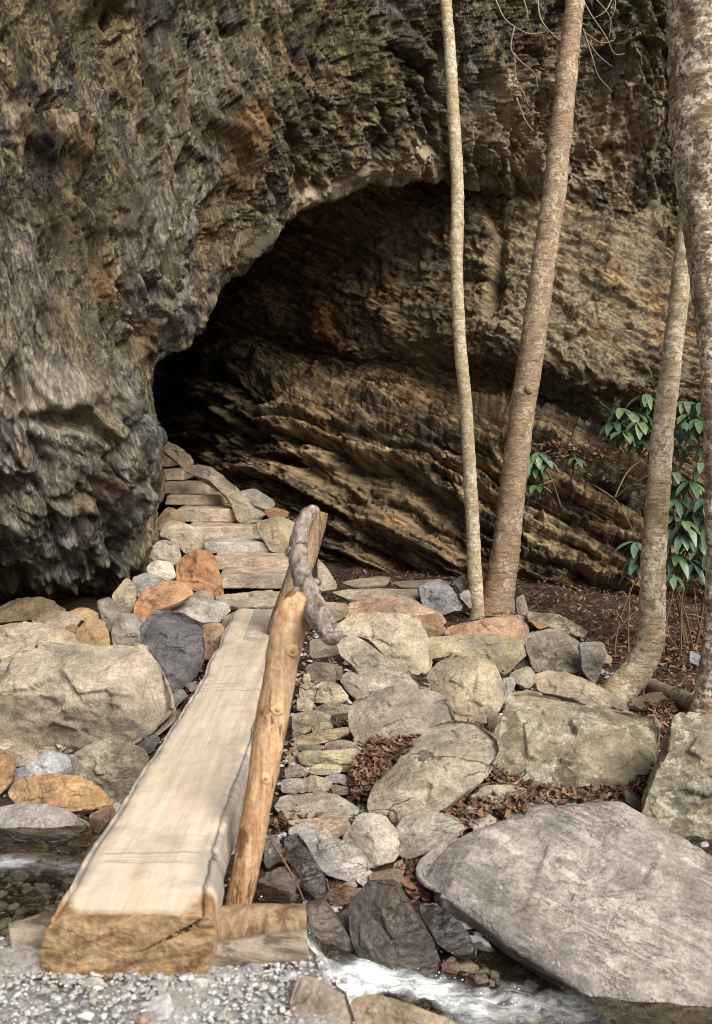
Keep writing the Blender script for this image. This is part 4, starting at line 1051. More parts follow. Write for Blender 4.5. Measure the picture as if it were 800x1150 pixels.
def build_wall():
    cols = np.array([-60, 60, 170, 260, 360, 460, 560, 660, 760, 900, 1100], float)
    base = np.array([560, 530, 505, 560, 632, 650, 664, 690, 715, 740, 770], float)
    dpt = {  # rows: below base, base, 0.33, 0.62 (undercut), 0.7 (lip), 0.85, top (py 205), above
        -60: (14, 14, 14, 14, 14, 14, 13.5, 13), 60: (14.4, 14.4, 14.4, 14.4, 14.3, 14, 13, 12.5), 170: (13.2, 13.4, 13.6, 13.6, 13.4, 12.8, 11.6, 11),
        260: (10.4, 10.6, 11.2, 12.1, 12.0, 11.6, 10.8, 10.6), 360: (9.2, 9.45, 9.9, 11.2, 11.1, 10.9, 10.3, 10.2), 460: (8.8, 9.05, 9.5, 10.6, 10.35, 10.4, 10.35, 10.4),
        560: (8.5, 8.7, 9.2, 10.1, 9.55, 9.75, 10.1, 10.4), 660: (8.2, 8.45, 9.0, 9.9, 9.4, 9.6, 10.0, 10.4), 760: (7.9, 8.2, 8.8, 9.6, 9.3, 9.5, 9.95, 10.3),
        900: (7.2, 7.6, 8.4, 9.2, 9.0, 9.4, 9.8, 10.2), 1100: (6.3, 6.7, 7.5, 8.4, 8.4, 9, 10, 10.4)}
    CP = []
    for c, b in zip(cols, base):
        top = np.interp(c, [170, 500, 560, 760, 1100], [190, 190, 205, 250, 330])
        fr = [-.12, 0, .34, .5, .6, .8, 1.0, 1.16]
        CP.append(np.array([(c, b + (top - b) * f, d) for f, d in zip(fr, dpt[int(c)])]))
    CP = np.array(CP)                                  # ncol x nrow x 3
    NR, NC = 420, 620
    A = crom(CP, NC); A = np.swapaxes(A, 0, 1); A = crom(A, NR)
    P = at(A[..., 0], A[..., 1], A[..., 2]); Q = A[..., :2].reshape(-1, 2)
    V = P.reshape(-1, 3); Fq = grid_faces(NR, NC)
    N = vnorm(V, Fq); mid = 150 * NC + 330
    if N[mid] @ (CAM - V[mid]) < 0: N = -N; Fq = Fq[:, ::-1]
    x, y, z = V.T
    dip = R(30)
    w = fbm(V * .9, 3, 221); w2 = fbm(V * .4, 2, 203)
    a = x * np.sin(dip) + z * np.cos(dip) + y * .15 + .22 * w2; b = x * np.cos(dip) - z * np.sin(dip)
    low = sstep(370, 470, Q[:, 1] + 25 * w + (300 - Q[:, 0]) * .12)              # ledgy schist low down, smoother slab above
    dsp = fbm(V * .6, 3, 231) * .14
    led = sstep(-.4, .3, fbm(V * .9, 2, 232))
    lf = .12 + .88 * low
    dsp += (saw(-a * 2.0 + w * .35, .10) - .5) * .27 * lf * led
    dsp += (saw(-a * 4.8 + b * .15 + w * .6, .10) - .5) * .16 * lf
    dsp += (saw(-a * 12 + b * .2 + w * 1.2, .15) - .5) * .062 * (.08 + .92 * low)
    for sc, am, sdv in ((1.3, .22, 261), (3.0, .14, 262), (7.0, .10, 263), (16, .055, 264), (32, .022, 265)):
        wj = np.stack([fbm(V * sc * .8, 2, sdv + 5), fbm(V * sc * .8, 2, sdv + 6), fbm(V * sc * .8, 2, sdv + 7)], 1) * .35
        f1, f2, cid, off = voro(np.stack([b * sc * (.9 - .35 * low), y * sc, a * sc * (1.2 + 1.2 * low)], 1) + wj, sdv)
        dsp += (((cid - .5) * off).sum(1) * am + (cid[:, 0] - .5) * am * .45) * (.5 + .6 * low)
    dsp += (ridged(np.stack([b * .35, y, a], 1) * 7, 4, 271, .6) - 1) * .020
    dsp += fbm(V * 17, 3, 272, .6) * .014
    wob = fbm(V * 2, 4, 281)
    # open joints in the slab
    cr = np.minimum(poly_dist(Q, [(545, 215), (565, 260), (556, 320), (548, 350)]) , poly_dist(Q, [(240, 420), (330, 440), (430, 465), (520, 470), (620, 490), (700, 500)]) * .8)
    dsp -= .16 * np.exp(-((cr + wob * 5) / 7) ** 2)
    V2 = V + N * dsp[:, None]
    lich = np.clip(sstep(470, 620, Q[:, 0] + (Q[:, 1] - 330) * .25) * (1 - sstep(430, 475, Q[:, 1] + wob * 20)), 0, 1)
    lich = np.maximum(lich, blob(Q, [(480, 300, 90, 110, .65), (400, 250, 60, 40, .3), (640, 430, 60, 40, .5), (560, 560, 60, 60, .25)], wob))
    pale = blob(Q, [(440, 560, 70, 28, .9), (380, 540, 45, 30, .8), (480, 590, 50, 22, .7), (310, 480, 60, 16, .35), (470, 400, 60, 34, .6), (560, 440, 50, 20, .45), (620, 460, 20, 10, .7), (330, 430, 60, 40, .25), (640, 540, 40, 14, .3), (620, 620, 60, 30, .35), (700, 640, 20, 10, .6)], wob)
    dark_patch = blob(Q, [(190, 440, 90, 80, 1), (290, 430, 60, 34, .8), (240, 470, 80, 40, .9), (420, 470, 90, 20, .8), (330, 570, 40, 30, .7), (690, 600, 80, 70, .7), (560, 630, 40, 20, .5), (600, 500, 70, 22, .6), (380, 620, 40, 20, .9), (320, 340, 40, 40, .4)], wob)  # patches of the wall that are mixed darker
    moss = blob(Q, [(690, 520, 40, 24, .8), (600, 560, 30, 20, .5), (720, 560, 40, 50, .5), (650, 470, 22, 14, .5), (650, 250, 80, 16, .4), (590, 620, 24, 20, .4)], wob)
    o = make('cave_wall', V2, Fq, M['wall'], origin=(0, 10, 0), attrs=dict(lichen=lich, pale=pale, dark_patch=dark_patch, moss=moss, low=low))
    tag(o, 'layered brown schist wall at the back of the cave, lichen on its upper slab', 'cliff', kind='structure')


build_wall()

# ------------------------------------------------------------------ tubes
def tube(path, rad, nseg=14, step=None, seed=0, rough=.0, caps=True, wobble=3.0, flat=None):
    path = np.asarray(path, float); rad = np.asarray(rad, float)
    ln = np.linalg.norm(np.diff(path, axis=0), axis=1).sum()
    n = max(len(path) * 2, int(ln / (step or .05)) + 2)
    C = crom(path, n); r = np.maximum(crom(rad[:, None], n)[:, 0], 1e-4)
    T = np.gradient(C, axis=0); T /= np.linalg.norm(T, axis=1)[:, None]
    ref = np.array([0, 1.0, 0]) if abs(T[:, 1]).mean() < .7 else np.array([0, 0, 1.0])
    U = np.cross(T, ref); U /= np.linalg.norm(U, axis=1)[:, None]; W = np.cross(T, U)
    th = np.linspace(0, 2 * np.pi, nseg, endpoint=False)
    rr = r[:, None] * np.ones((1, nseg))
    V = C[:, None] + rr[..., None] * (np.cos(th)[None, :, None] * U[:, None] + np.sin(th)[None, :, None] * W[:, None])
    V = V.reshape(-1, 3)
    if rough:
        Nn = (V.reshape(n, nseg, 3) - C[:, None]).reshape(-1, 3)
        q = V * wobble
        V = V + Nn * (rough * (fbm(q, 3, 300 + seed) + .5 * fbm(q * 4, 3, 310 + seed)))[:, None]
    Fq = grid_faces(n, nseg, True).tolist()
    V = np.vstack([V, C[:1] - 0 * T[:1], C[-1:]])
    if caps:
        i0 = n * nseg
        Fq += [(i0, (i + 1) % nseg, i) for i in range(nseg)] + [(i0 + 1, (n - 1) * nseg + i, (n - 1) * nseg + (i + 1) % nseg) for i in range(nseg)]
    p = V[np.array(Fq[nseg * (n // 2)][:4])]
    k = np.cross(p[1] - p[0], p[2] - p[0])
    if k @ (p.mean(0) - C[n // 2]) < 0: Fq = [tuple(f[::-1]) for f in Fq]
    return V, Fq


def joined(parts):
    V = []; Fs = []; o = 0
    for v, f in parts:
        V.append(v); Fs += [tuple(i + o for i in q) for q in f]; o += len(v)
    return np.vstack(V), Fs


def pp(*pts):
    a = np.array(pts, float); return at(a[:, 0], a[:, 1], a[:, 2])


# ------------------------------------------------------------------ the bridge
def build_bridge():
    y0, y1 = 2.56, 6.75
    root = empty('log_footbridge', (-.6, y0, 0), 'footbridge of one hewn pale log with a rustic pole hand rail on its right side', 'footbridge')
    n = 230
    ys = np.linspace(y0, y1, n); f = (ys - y0) / (y1 - y0)
    top = .20 + .055 * f
    def px_at(px, y, z):        # x of a picture column at this depth
        return (px - 400) / F * y * (math.cos(PITCH) + (1.5 - z) / np.maximum(y, .1) * math.sin(PITCH))
    # edges measured on the photograph, as x in metres along the log
    yy = np.array([2.56, 2.75, 2.94, 3.27, 4.02, 5.0, 5.8, 6.6, 6.75])
    xl = np.array([-.815, -.812, -.816, -.811, -.792, -.780, -.80, -.825, -.82])
    xr = np.array([-.398, -.425, -.440, -.443, -.435, -.468, -.482, -.49, -.49])
    XL = np.interp(ys, yy, xl) + .016 * fbm(np.stack([ys * 1.6, 0 * ys, 0 * ys], 1), 4, 401)
    XR = np.interp(ys, yy, xr) + .008 * fbm(np.stack([ys * 1.8, 0 * ys + 5, 0 * ys], 1), 4, 402)
    # section: flat top, slightly bellied sides, rounded belly
    prof = []
    for k in np.linspace(0, 1, 60): prof.append((k, 1.0, 't'))
    for k in np.linspace(0, 1, 30)[1:]: prof.append((1 + .07 * math.sin(math.pi * min(1, k * 1.15)), 1 - k, 'r'))
    for k in np.linspace(0, 1, 40)[1:]: prof.append((1 - k, -.18 * math.sin(math.pi * k), 'b'))
    for k in np.linspace(0, 1, 30)[1:-1]: prof.append((-.07 * math.sin(math.pi * k), k, 'l'))
    m = len(prof)
    pu = np.array([p[0] for p in prof]); pv = np.array([p[1] for p in prof])
    ed = np.minimum(np.abs(pu), np.abs(pu - 1)); 
    X = XL[:, None] + (XR - XL)[:, None] * pu[None]
    th = .235 - .02 * f
    Z = top[:, None] - th[:, None] * (1 - pv[None])
    # eased upper arrises
    isT = np.array([p[2] == 't' for p in prof])
    Z = Z - np.where(isT, .022 * np.clip(1 - ed / .07, 0, 1) ** 2, 0)[None]
    Y = np.repeat(ys[:, None], m, 1)
    Y[0] += .0
    V = np.stack([X, Y, Z], -1).reshape(-1, 3)
    Fq = grid_faces(n, m, True)
    N = vnorm(V, Fq); cen = np.stack([np.repeat(((XL + XR) / 2)[:, None], m, 1), Y, np.repeat((top - .1)[:, None], m, 1)], -1).reshape(-1, 3)
    if (N * (V - cen)).sum() < 0: N = -N; Fq = Fq[:, ::-1]
    g = np.stack([V[:, 0] * 9, V[:, 1] * .7, V[:, 2] * 9], 1)
    dsp = fbm(g, 4, 410) * .006 + fbm(V * 2.2, 3, 411) * .006 + fbm(V * 14, 3, 412) * .0025
    side = ~np.tile(isT, n)
    dsp += side * (fbm(np.stack([V[:, 0] * 4, V[:, 1] * 1.2, V[:, 2] * 6], 1), 4, 415) * .016)
    # saw cut in the right flank close to the near end
    uu = np.tile(pu, n); vvv = np.tile(pv, n)
    notch = np.exp(-((V[:, 1] - 2.98 - .10 * (.5 - vvv)) / .016) ** 2) * (uu > .97) * sstep(1.02, .9, vvv) * (vvv > .1)
    dsp -= .045 * notch
    V = V + N * dsp[:, None]
    wob = fbm(V * 4, 4, 420)
    edgeu = np.minimum(uu, 1 - uu)
    wane = np.clip(1 - (edgeu + .04 * wob) / .16, 0, 1)
    wane = np.maximum(wane, np.where(side, .6, 0)); wane = np.maximum(wane, .8 * sstep(4.6, 6.4, V[:, 1] + wob * .8) * (np.abs(uu - .62) < .22))
    rot = np.clip(1 - (V[:, 1] - y0 + wob * .03 - .10 * np.clip(1 - edgeu / .16, 0, 1)) / .05, 0, 1) * .9
    make('deck_log', V, Fq, M['deck'], root, attrs=dict(wane=wane, rot=rot, dark=np.clip(notch * 1.2, 0, 1)))
    # sawn near end and far end
    for nm, row, sg in (('sawn_end', 0, -1), ('far_end', n - 1, 1)):
        ring = V.reshape(n, m, 3)[row]; c = ring.mean(0)
        ss = np.linspace(1, 0, 26)[:-1]
        G = c + ss[:, None, None] * (ring - c)[None]
        G[..., 1] += sg * (.012 * (1 - ss ** 3))[:, None]
        W = G.reshape(-1, 3)
        W[:, 1] += sg * (fbm(W * 14, 4, 431) * .007 + fbm(np.stack([W[:, 0] * 20 + W[:, 2] * 12, 0 * W[:, 0], W[:, 2] * 3], 1), 3, 433) * .004) * np.repeat(1 - ss ** 6, m)
        W = np.vstack([W, G[-1].mean(0)[None]])
        fs = grid_faces(len(ss), m, True).tolist() + [((len(ss) - 1) * m + i, (len(ss) - 1) * m + (i + 1) % m, len(W) - 1) for i in range(m)]
        p = W[np.array(fs[5])]; k = np.cross(p[1] - p[0], p[2] - p[0])
        if k[1] * sg < 0: fs = [tuple(q[::-1]) for q in fs]
        make(nm, W, fs, M['end'], root)
    # near post: peeled orange pole with trimmed knots
    path = pp((262, 1040, 3.10), (275, 985, 3.11), (290, 900, 3.14), (307, 800, 3.18), (322, 720, 3.22), (331, 682, 3.24), (334, 664, 3.25))
    v, fs = tube(path, [.043, .043, .046, .052, .058, .055, .026], 40, .012, 1, .13, wobble=5)
    post = make('handrail_post', v, fs, M['peeled'], root)
    post['label'] = 'peeled orange near post with trimmed knots'
    for kx, ky, rr in ((329, 731, .021), (312, 797, .021), (299, 874, .017)):
        c = at(np.array(float(kx)), np.array(float(ky)), {731: 3.161, 797: 3.129, 874: 3.104}[ky])
        ax = np.array([.12, -1, .05]); ax /= np.linalg.norm(ax)
        v, fs = tube([c - ax * .03, c - ax * .01, c - ax * .002, c + ax * .001], [rr * 1.15, rr * 1.05, rr, rr * .85], 22, .004, ky, .35, wobble=30)
        kn = make('knot', v, fs, M['knot'], root); kn.parent = post
        v, fs = tube([c - ax * .01, c + ax * .003], [rr * .42, rr * .36], 12, .006, 3, .05)
        make('knot_core', v, fs, M['knot_core'], root).parent = post
    # far post
    path = pp((304, 765, 6.0), (318, 700, 6.02), (334, 650, 6.05), (350, 600, 6.1), (357, 574, 6.12))
    v, fs = tube(path, [.075, .078, .076, .07, .062], 24, .03, 4, .10)
    make('handrail_post', v, fs, M['brown_pole'], root)['label'] = 'brown far post holding the far end of the rail'
    # rail: crooked weathered branch
    path = pp((374, 714, 2.98), (364, 702, 3.05), (354, 685, 3.2), (345, 664, 3.5), (338, 645, 3.95), (335, 625, 4.5), (336, 606, 5.1), (340, 590, 5.6), (346, 578, 5.95), (352, 574, 6.1))
    v, fs = tube(path, [.034, .036, .039, .040, .039, .041, .044, .044, .044, .040], 34, .010, 5, .17, wobble=6)
    make('handrail', v, fs, M['grey_pole'], root)['label'] = 'crooked grey rail, thick end towards the viewer'

    rail = [c for c in root.children if c.name.startswith('handrail') and 'rail, thick' in c.get('label', '')][0]
    for (px, py, d), ax, ln, rr in (((338, 668, 3.42), (-.9, -.2, .5), .055, .018), ((352, 655, 3.75), (.9, -.3, .3), .05, .016), ((329, 622, 4.6), (-.8, -.4, .4), .06, .02)):
        c = at(np.array(float(px)), np.array(float(py)), d); ax = np.array(ax) / np.linalg.norm(ax)
        v, fs = tube([c - ax * .05, c - ax * .01, c + ax * ln * .5, c + ax * ln * .6], [rr * 1.4, rr * 1.1, rr, rr * .6], 12, .008, 7, .25, wobble=12)
        make('branch_stub', v, fs, M['grey_pole'], root).parent = rail


build_bridge()

# sill logs under the near end of the bridge
v, fs = tube(pp((215, 1042, 2.76), (255, 1040, 2.77), (300, 1038, 2.78), (344, 1036, 2.79)), [.050, .052, .052, .050], 30, .012, 11, .16)
o = make('sill_log', v, fs, M['brown_pole']); tag(o, 'barky log end under the bridge beside the rail post, upper of the two', 'log')
v, fs = tube(pp((215, 1076, 2.62), (262, 1071, 2.63), (300, 1067, 2.64), (346, 1062, 2.65)), [.036, .040, .042, .042], 30, .012, 12, .12)
o = make('sill_log', v, fs, M['dead_wood']); tag(o, 'pale peeled log under the bridge, lower of the two, lying on the gravel', 'log')
v, fs = tube(pp((12, 1058, 2.72), (35, 1052, 2.74), (70, 1045, 2.76), (110, 1040, 2.78)), [.05, .053, .053, .053], 28, .012, 13, .14)
o = make('sill_log', v, fs, M['dead_wood']); tag(o, 'short grey log end sticking out left of the bridge log', 'log')

# ------------------------------------------------------------------ trees
def tree(label, path, rad, mat, nseg=48, seed=0, rough=.09, scars=(), stubs=(), base=None):
    path = np.asarray(path, float)
    b = path[0].copy()
    r = empty('tree', b, label, 'tree')
    v, fs = tube(path, rad, nseg, .014, seed, rough, wobble=4)
    ln_ = fbm(v * np.array([9, 9, 34]), 4, seed + 40, .6); v = v + (v - path.mean(0)) * 0 + np.stack([ln_, ln_ * 0 - np.abs(ln_) * .5, ln_ * 0], 1) * (.05 * np.mean(rad))
    tr = make('trunk', v, fs, M[mat], r)
    for p, ax, rr in scars:
        ax = np.array(ax, float); ax /= np.linalg.norm(ax)
        c = np.asarray(p)
        v, fs = tube([c - ax * .03, c, c + ax * .022, c + ax * .03], [rr * 1.5, rr * 1.15, rr, rr * .6], 14, .01, seed + 5, .15)
        make('branch_scar', v, fs, M['bark_b'], r).parent = tr
    return r, tr


tree('slender pale straight tree, thinnest trunk, in front of the cave wall',
     pp((533, 712, 7.3), (536, 690, 7.3), (533, 640, 7.3), (531, 590, 7.3), (527, 520, 7.3), (523, 450, 7.3), (517, 390, 7.32), (513, 300, 7.35), (514, 215, 7.4), (509, 120, 7.4), (505, 50, 7.4), (501, 0, 7.4), (495, -120, 7.45), (498, -300, 7.5)),
     [.085, .058, .053, .051, .049, .047, .046, .047, .047, .044, .042, .040, .038, .034], 'bark_a', 26, 21, .07)
tree('leaning smooth brown tree with a branch scar, beside the slender pale one',
     pp((552, 705, 7.45), (558, 678, 7.45), (566, 630, 7.45), (577, 540, 7.45), (587, 460, 7.45), (598, 390, 7.45), (610, 300, 7.45), (622, 220, 7.45), (633, 120, 7.45), (640, 50, 7.45), (646, 0, 7.45), (655, -120, 7.5), (665, -300, 7.5)),
     [.20, .135, .108, .098, .094, .094, .088, .085, .078, .072, .068, .062, .05], 'bark_b', 32, 22, .06,
     scars=[(at(np.array(594.), np.array(437.), 7.37), (.25, -1, .1), .032)])
tree('tree with a trunk curved like a hook at its foot, mossy and lichen-spotted',
     pp((682, 800, 5.55), (694, 778, 5.5), (708, 763, 5.5), (722, 743, 5.5), (731, 715, 5.5), (733, 680, 5.5), (735, 620, 5.5), (740, 540, 5.52), (746, 470, 5.55), (755, 400, 5.6), (763, 330, 5.65), (772, 250, 5.7), (783, 150, 5.75), (795, 40, 5.8), (805, -80, 5.8), (815, -250, 5.8)),
     [.13, .095, .086, .082, .078, .072, .067, .063, .060, .057, .055, .053, .052, .05, .045, .04], 'bark_c', 36, 23, .10)
tree('thick flaky trunk covered in pale lichen at the right edge',
     pp((800, 830, 5.1), (800, 795, 5.1), (805, 740, 5.1), (808, 660, 5.12), (808, 560, 5.15), (806, 460, 5.18), (803, 380, 5.2), (799, 300, 5.2), (797, 220, 5.2), (794, 140, 5.2), (792, 60, 5.2), (790, -20, 5.2), (786, -200, 5.2)),
     [.16, .105, .080, .072, .072, .076, .085, .11, .145, .17, .182, .185, .17], 'bark_d', 44, 24, .13)

v, fs = tube(pp((722, 766, 5.75), (745, 777, 5.55), (770, 787, 5.35), (800, 800, 5.15)), [.042, .05, .052, .055], 22, .02, 31, .12)
o = make('dead_log', v, fs, M['dead_wood']); tag(o, 'weathered grey dead log between the curved tree and the thick trunk', 'log')

# ------------------------------------------------------------------ leaves and twigs
def leaf_quads(c, ax, up, ln, wd, droop):
    """one leaf: 7 x 3 points bent along its length, folded along the midrib"""
    ax = ax / np.linalg.norm(ax); sd = np.cross(ax, up); sd /= np.linalg.norm(sd) + 1e-9; nn = np.cross(sd, ax)
    k = 7; V = []
    for i in range(k):
        t = i / (k - 1); w = wd * math.sin(math.pi * min(1, .06 + t * .92)) ** .75
        p = c + ax * ln * t * (1 - .12 * droop * t) - np.array([0, 0, 1]) * ln * droop * t * t * .5
        for s in (-1, 0, 1): V.append(p + sd * w * s + nn * (abs(s) * w * .28))
    F_ = []
    for i in range(k - 1):
        for j in (0, 1):
            a = i * 3 + j; F_.append((a, a + 1, a + 4, a + 3))
    return np.array(V), F_


def rhodo(label, whorls, stems, basept, seed):
    rs = np.random.default_rng(seed)
    r = empty('rhododendron', basept, label, 'shrub', 'rhododendrons growing by the cave wall')
    parts = []
    for px, py, d, sc, nl in whorls:
        c = at(np.array(float(px)), np.array(float(py)), d)
        ph = rs.uniform(0, 6.28)
        for i in range(nl):
            a = ph + i * 2 * math.pi / nl + rs.uniform(-.3, .3)
            ax = np.array([math.cos(a), math.sin(a) - .25, rs.uniform(-.75, -.05)])
            parts.append(leaf_quads(c + ax * .01, ax, np.array([0, 0, 1.0]), rs.uniform(.11, .17) * sc, rs.uniform(.022, .031) * sc, rs.uniform(.5, 1.1)))
    v, fs = joined(parts)
    make('foliage', v, fs, M['leaf'], r)
    v, fs = joined([tube(pp(*s), np.linspace(.011, .005, len(s)), 7, .03, seed + i, .1) for i, s in enumerate(stems)])
    make('stem', v, fs, M['twig'], r)


big = [(698, 458, 7.0), (706, 476, 7.0), (726, 442, 7.0), (718, 474, 6.9), (690, 474, 7.0), (730, 470, 7.0), (738, 498, 7.0), (785, 470, 6.5), (765, 485, 6.8), (712, 462, 7.0), (700, 485, 6.9), (735, 455, 7.1), (722, 490, 7.0), (745, 480, 7.1), (775, 465, 6.6), (790, 452, 6.6), (762, 470, 6.9), (780, 500, 6.7), (770, 450, 6.7), (797, 480, 6.6), (755, 500, 6.9),
       (790, 520, 6.5), (775, 540, 6.5), (760, 560, 6.5), (780, 575, 6.5), (795, 560, 6.4), (765, 600, 6.4), (785, 605, 6.4), (752, 578, 6.5), (757, 530, 6.6), (793, 590, 6.4), (775, 628, 6.4), (760, 622, 6.4), (748, 590, 6.5), (792, 640, 6.4), (755, 545, 6.7), (770, 585, 6.4), (742, 520, 6.8), (798, 615, 6.4)]
rhodo('large drooping rhododendron with dark green leaves between the two right trunks',
      [(x, y, d, 1.0, 8) for x, y, d in big],
      [((770, 730, 6.7), (765, 690, 6.6), (775, 640, 6.5), (778, 600, 6.5), (780, 560, 6.55), (785, 500, 6.6), (775, 465, 6.6)),
       ((775, 735, 6.7), (758, 660, 6.6), (752, 600, 6.55), (760, 560, 6.5)), ((780, 735, 6.7), (792, 660, 6.5), (790, 600, 6.45), (793, 560, 6.4)),
       ((755, 660, 6.6), (765, 625, 6.5), (785, 605, 6.4)), ((778, 560, 6.6), (755, 520, 6.8), (730, 490, 7.0), (708, 478, 7.0)), ((730, 490, 7.0), (735, 470, 7.05), (740, 455, 7.1)), ((700, 560, 7.3), (712, 550, 7.2), (735, 548, 7.1), (755, 565, 6.9), (760, 600, 6.6))],
      at(np.array(772.), np.array(735.), 6.7), 51)
rhodo('small rhododendron sprig half hidden behind the leaning brown tree',
      [(605, 508, 8.3, 1.0, 8), (612, 515, 8.3, .9, 7), (600, 525, 8.3, 1.0, 8), (603, 545, 8.3, .9, 7), (596, 512, 8.3, .9, 7)],
      [((630, 570, 8.8), (620, 540, 8.6), (608, 520, 8.35), (604, 508, 8.3)), ((620, 540, 8.6), (606, 545, 8.3))], at(np.array(630.), np.array(570.), 8.8), 52)
rhodo('tiny rhododendron seedling with a single whorl on the cave wall ledge',
      [(646, 514, 8.6, .85, 8)], [((640, 545, 8.9), (644, 530, 8.75), (646, 514, 8.6))], at(np.array(640.), np.array(545.), 8.9), 53)
rhodo('low rhododendron cluster beside the curved tree near the ground',
      [(716, 632, 6.3, 1.0, 8), (722, 618, 6.3, 1.0, 8), (714, 608, 6.3, .9, 7), (755, 645, 6.3, .8, 7)],
      [((735, 735, 6.4), (728, 690, 6.4), (720, 650, 6.35), (716, 620, 6.3)), ((728, 690, 6.4), (745, 660, 6.35), (755, 645, 6.3))], at(np.array(735.), np.array(735.), 6.4), 54)

# feathery evergreen tuft on the ledge
rs = np.random.default_rng(61); parts = []
b0 = at(np.array(690.), np.array(486.), 8.95)
for i in range(16):
    tip = at(np.array(690 + rs.normal(0, 17)), np.array(rs.uniform(440, 474)), 8.85 + rs.normal(0, .12))
    midp = (b0 + tip) / 2 + rs.normal(0, .03, 3)
    parts.append(tube([b0, midp, tip], [.006, .004, .002], 5, .04, i))
    for k in range(30):
        tt = rs.uniform(.2, 1); c = (1 - tt) ** 2 * b0 + 2 * tt * (1 - tt) * midp + tt * tt * tip
        ax = (tip - b0) / np.linalg.norm(tip - b0) + rs.normal(0, .6, 3); ax /= np.linalg.norm(ax)
        parts.append(leaf_quads(c, ax, np.array([0, 0, 1.0]) + rs.normal(0, .3, 3), rs.uniform(.04, .08), .004, .3))
v, fs = joined(parts); o = make('evergreen_tuft', v, fs, M['fern'], smooth=False); tag(o, 'feathery dull green tuft on the ledge above the rhododendrons', 'plant')


def twigs(name, label, cat, curves, mat, r0=.006):
    v, fs = joined([tube(pp(*c), np.linspace(r0, r0 * .45, len(c)), 6, .03, 70 + i, .12) for i, c in enumerate(curves)])
    o = make(name, v, fs, M[mat]); tag(o, label, cat); return o


twigs('hanging_roots', 'thin pale roots hanging down the cliff between the two straight trees', 'roots',
      [((553, -10, 8.9), (565, 18, 8.8), (578, 30, 8.8), (595, 38, 8.8), (612, 36, 8.85)), ((578, 30, 8.8), (574, 55, 8.8), (586, 70, 8.8), (600, 82, 8.85), (604, 100, 8.9)),
       ((578, 60, 8.85), (578, 90, 8.85), (572, 110, 8.9)), ((604, -10, 8.9), (607, 20, 8.8), (622, 40, 8.8), (634, 48, 8.85)), ((572, 105, 9), (585, 100, 8.9), (594, 120, 8.95)), ((580, 110, 9), (590, 135, 9), (600, 148, 9)),
       ((585, -10, 8.9), (592, 12, 8.85), (593, 24, 8.85))], 'root', .009)
twigs('hanging_roots', 'tangle of bare twigs hanging at the top right of the leaning brown tree', 'roots',
      [((655, 0, 8.7), (665, 18, 8.6), (680, 40, 8.6), (690, 60, 8.65), (702, 60, 8.7)), ((660, -8, 8.7), (675, 5, 8.6), (686, 22, 8.6), (684, 42, 8.6)), ((655, 32, 8.7), (664, 60, 8.6), (672, 85, 8.65), (688, 103, 8.7)),
       ((668, -10, 8.7), (690, -2, 8.6), (688, 18, 8.6), (676, 30, 8.65)), ((655, 35, 8.7), (675, 48, 8.6), (690, 45, 8.65)), ((690, -10, 8.7), (682, 10, 8.6), (668, 20, 8.6), (655, 20, 8.65)), ((660, 45, 8.7), (672, 62, 8.65), (688, 75, 8.7))], 'root', .007)
twigs('bare_stems', 'bare reddish stems arching up left of the curved tree', 'twigs',
      [((690, 735, 6.2), (694, 705, 6.2), (702, 680, 6.2), (712, 655, 6.2), (719, 645, 6.2)), ((706, 735, 6.2), (706, 700, 6.2), (708, 660, 6.25)), ((685, 720, 6.3), (700, 700, 6.3), (716, 685, 6.3)), ((700, 700, 6.2), (692, 690, 6.2), (680, 712, 6.3))], 'twig', .007)
twigs('bare_stems', 'tangled bare stems in the dark hollow between the right trunks', 'twigs',
      [((745, 660, 6.4), (765, 655, 6.4), (790, 665, 6.4), (815, 672, 6.4)), ((748, 690, 6.5), (752, 715, 6.4), (765, 728, 6.4), (785, 730, 6.3)), ((760, 700, 6.5), (757, 680, 6.4), (770, 655, 6.4), (790, 640, 6.4)), ((780, 735, 6.5), (770, 690, 6.4), (760, 660, 6.4), (750, 640, 6.4)),
       ((800, 700, 6.4), (775, 690, 6.4), (750, 700, 6.5)), ((765, 735, 6.4), (765, 690, 6.35), (768, 650, 6.35), (766, 615, 6.4)), ((800, 740, 6.3), (785, 700, 6.3), (780, 660, 6.3)), ((745, 735, 6.3), (748, 700, 6.3), (755, 670, 6.3), (757, 640, 6.35))], 'twig', .0065)
twigs('bare_stems', 'dead brush of thin twigs on the ledge under the rhododendron leaves', 'twigs',
      [((690, 560, 8.2), (710, 545, 8.1), (730, 548, 8.0), (745, 560, 7.9)), ((690, 560, 8.2), (705, 530, 8.3), (725, 515, 8.3), (745, 510, 8.2), (770, 505, 8.2)), ((690, 560, 8.2), (700, 575, 8.2), (708, 590, 8.2), (712, 600, 8.2)),
       ((690, 560, 8.2), (675, 550, 8.3), (664, 545, 8.4), (658, 560, 8.4)), ((710, 545, 8.1), (735, 530, 8.0), (765, 520, 8.0), (790, 530, 8.0))], 'twig', .007)
twigs('fallen_twig', 'thin tan twig lying over the flat bluish stone by the huge grey slab', 'twig',
      [((586, 918, 4.25), (592, 908, 4.3), (602, 899, 4.33), (622, 897, 4.35), (644, 893, 4.38)), ((602, 899, 4.33), (618, 888, 4.4), (628, 881, 4.45))], 'root', .006)
twigs('fallen_twig', 'small twig sticking up from the leaves by the post foot', 'twig', [((305, 945, 3.7), (318, 965, 3.65), (332, 990, 3.6), (342, 1012, 3.55))], 'twig', .005)
twigs('wood_splinter', 'pale wood splinter lying on the gravel in front of the log', 'splinter', [((60, 1134, 2.48), (74, 1122, 2.52), (86, 1110, 2.58)), ((70, 1127, 2.5), (90, 1120, 2.52), (100, 1117, 2.53))], 'knot', .005)

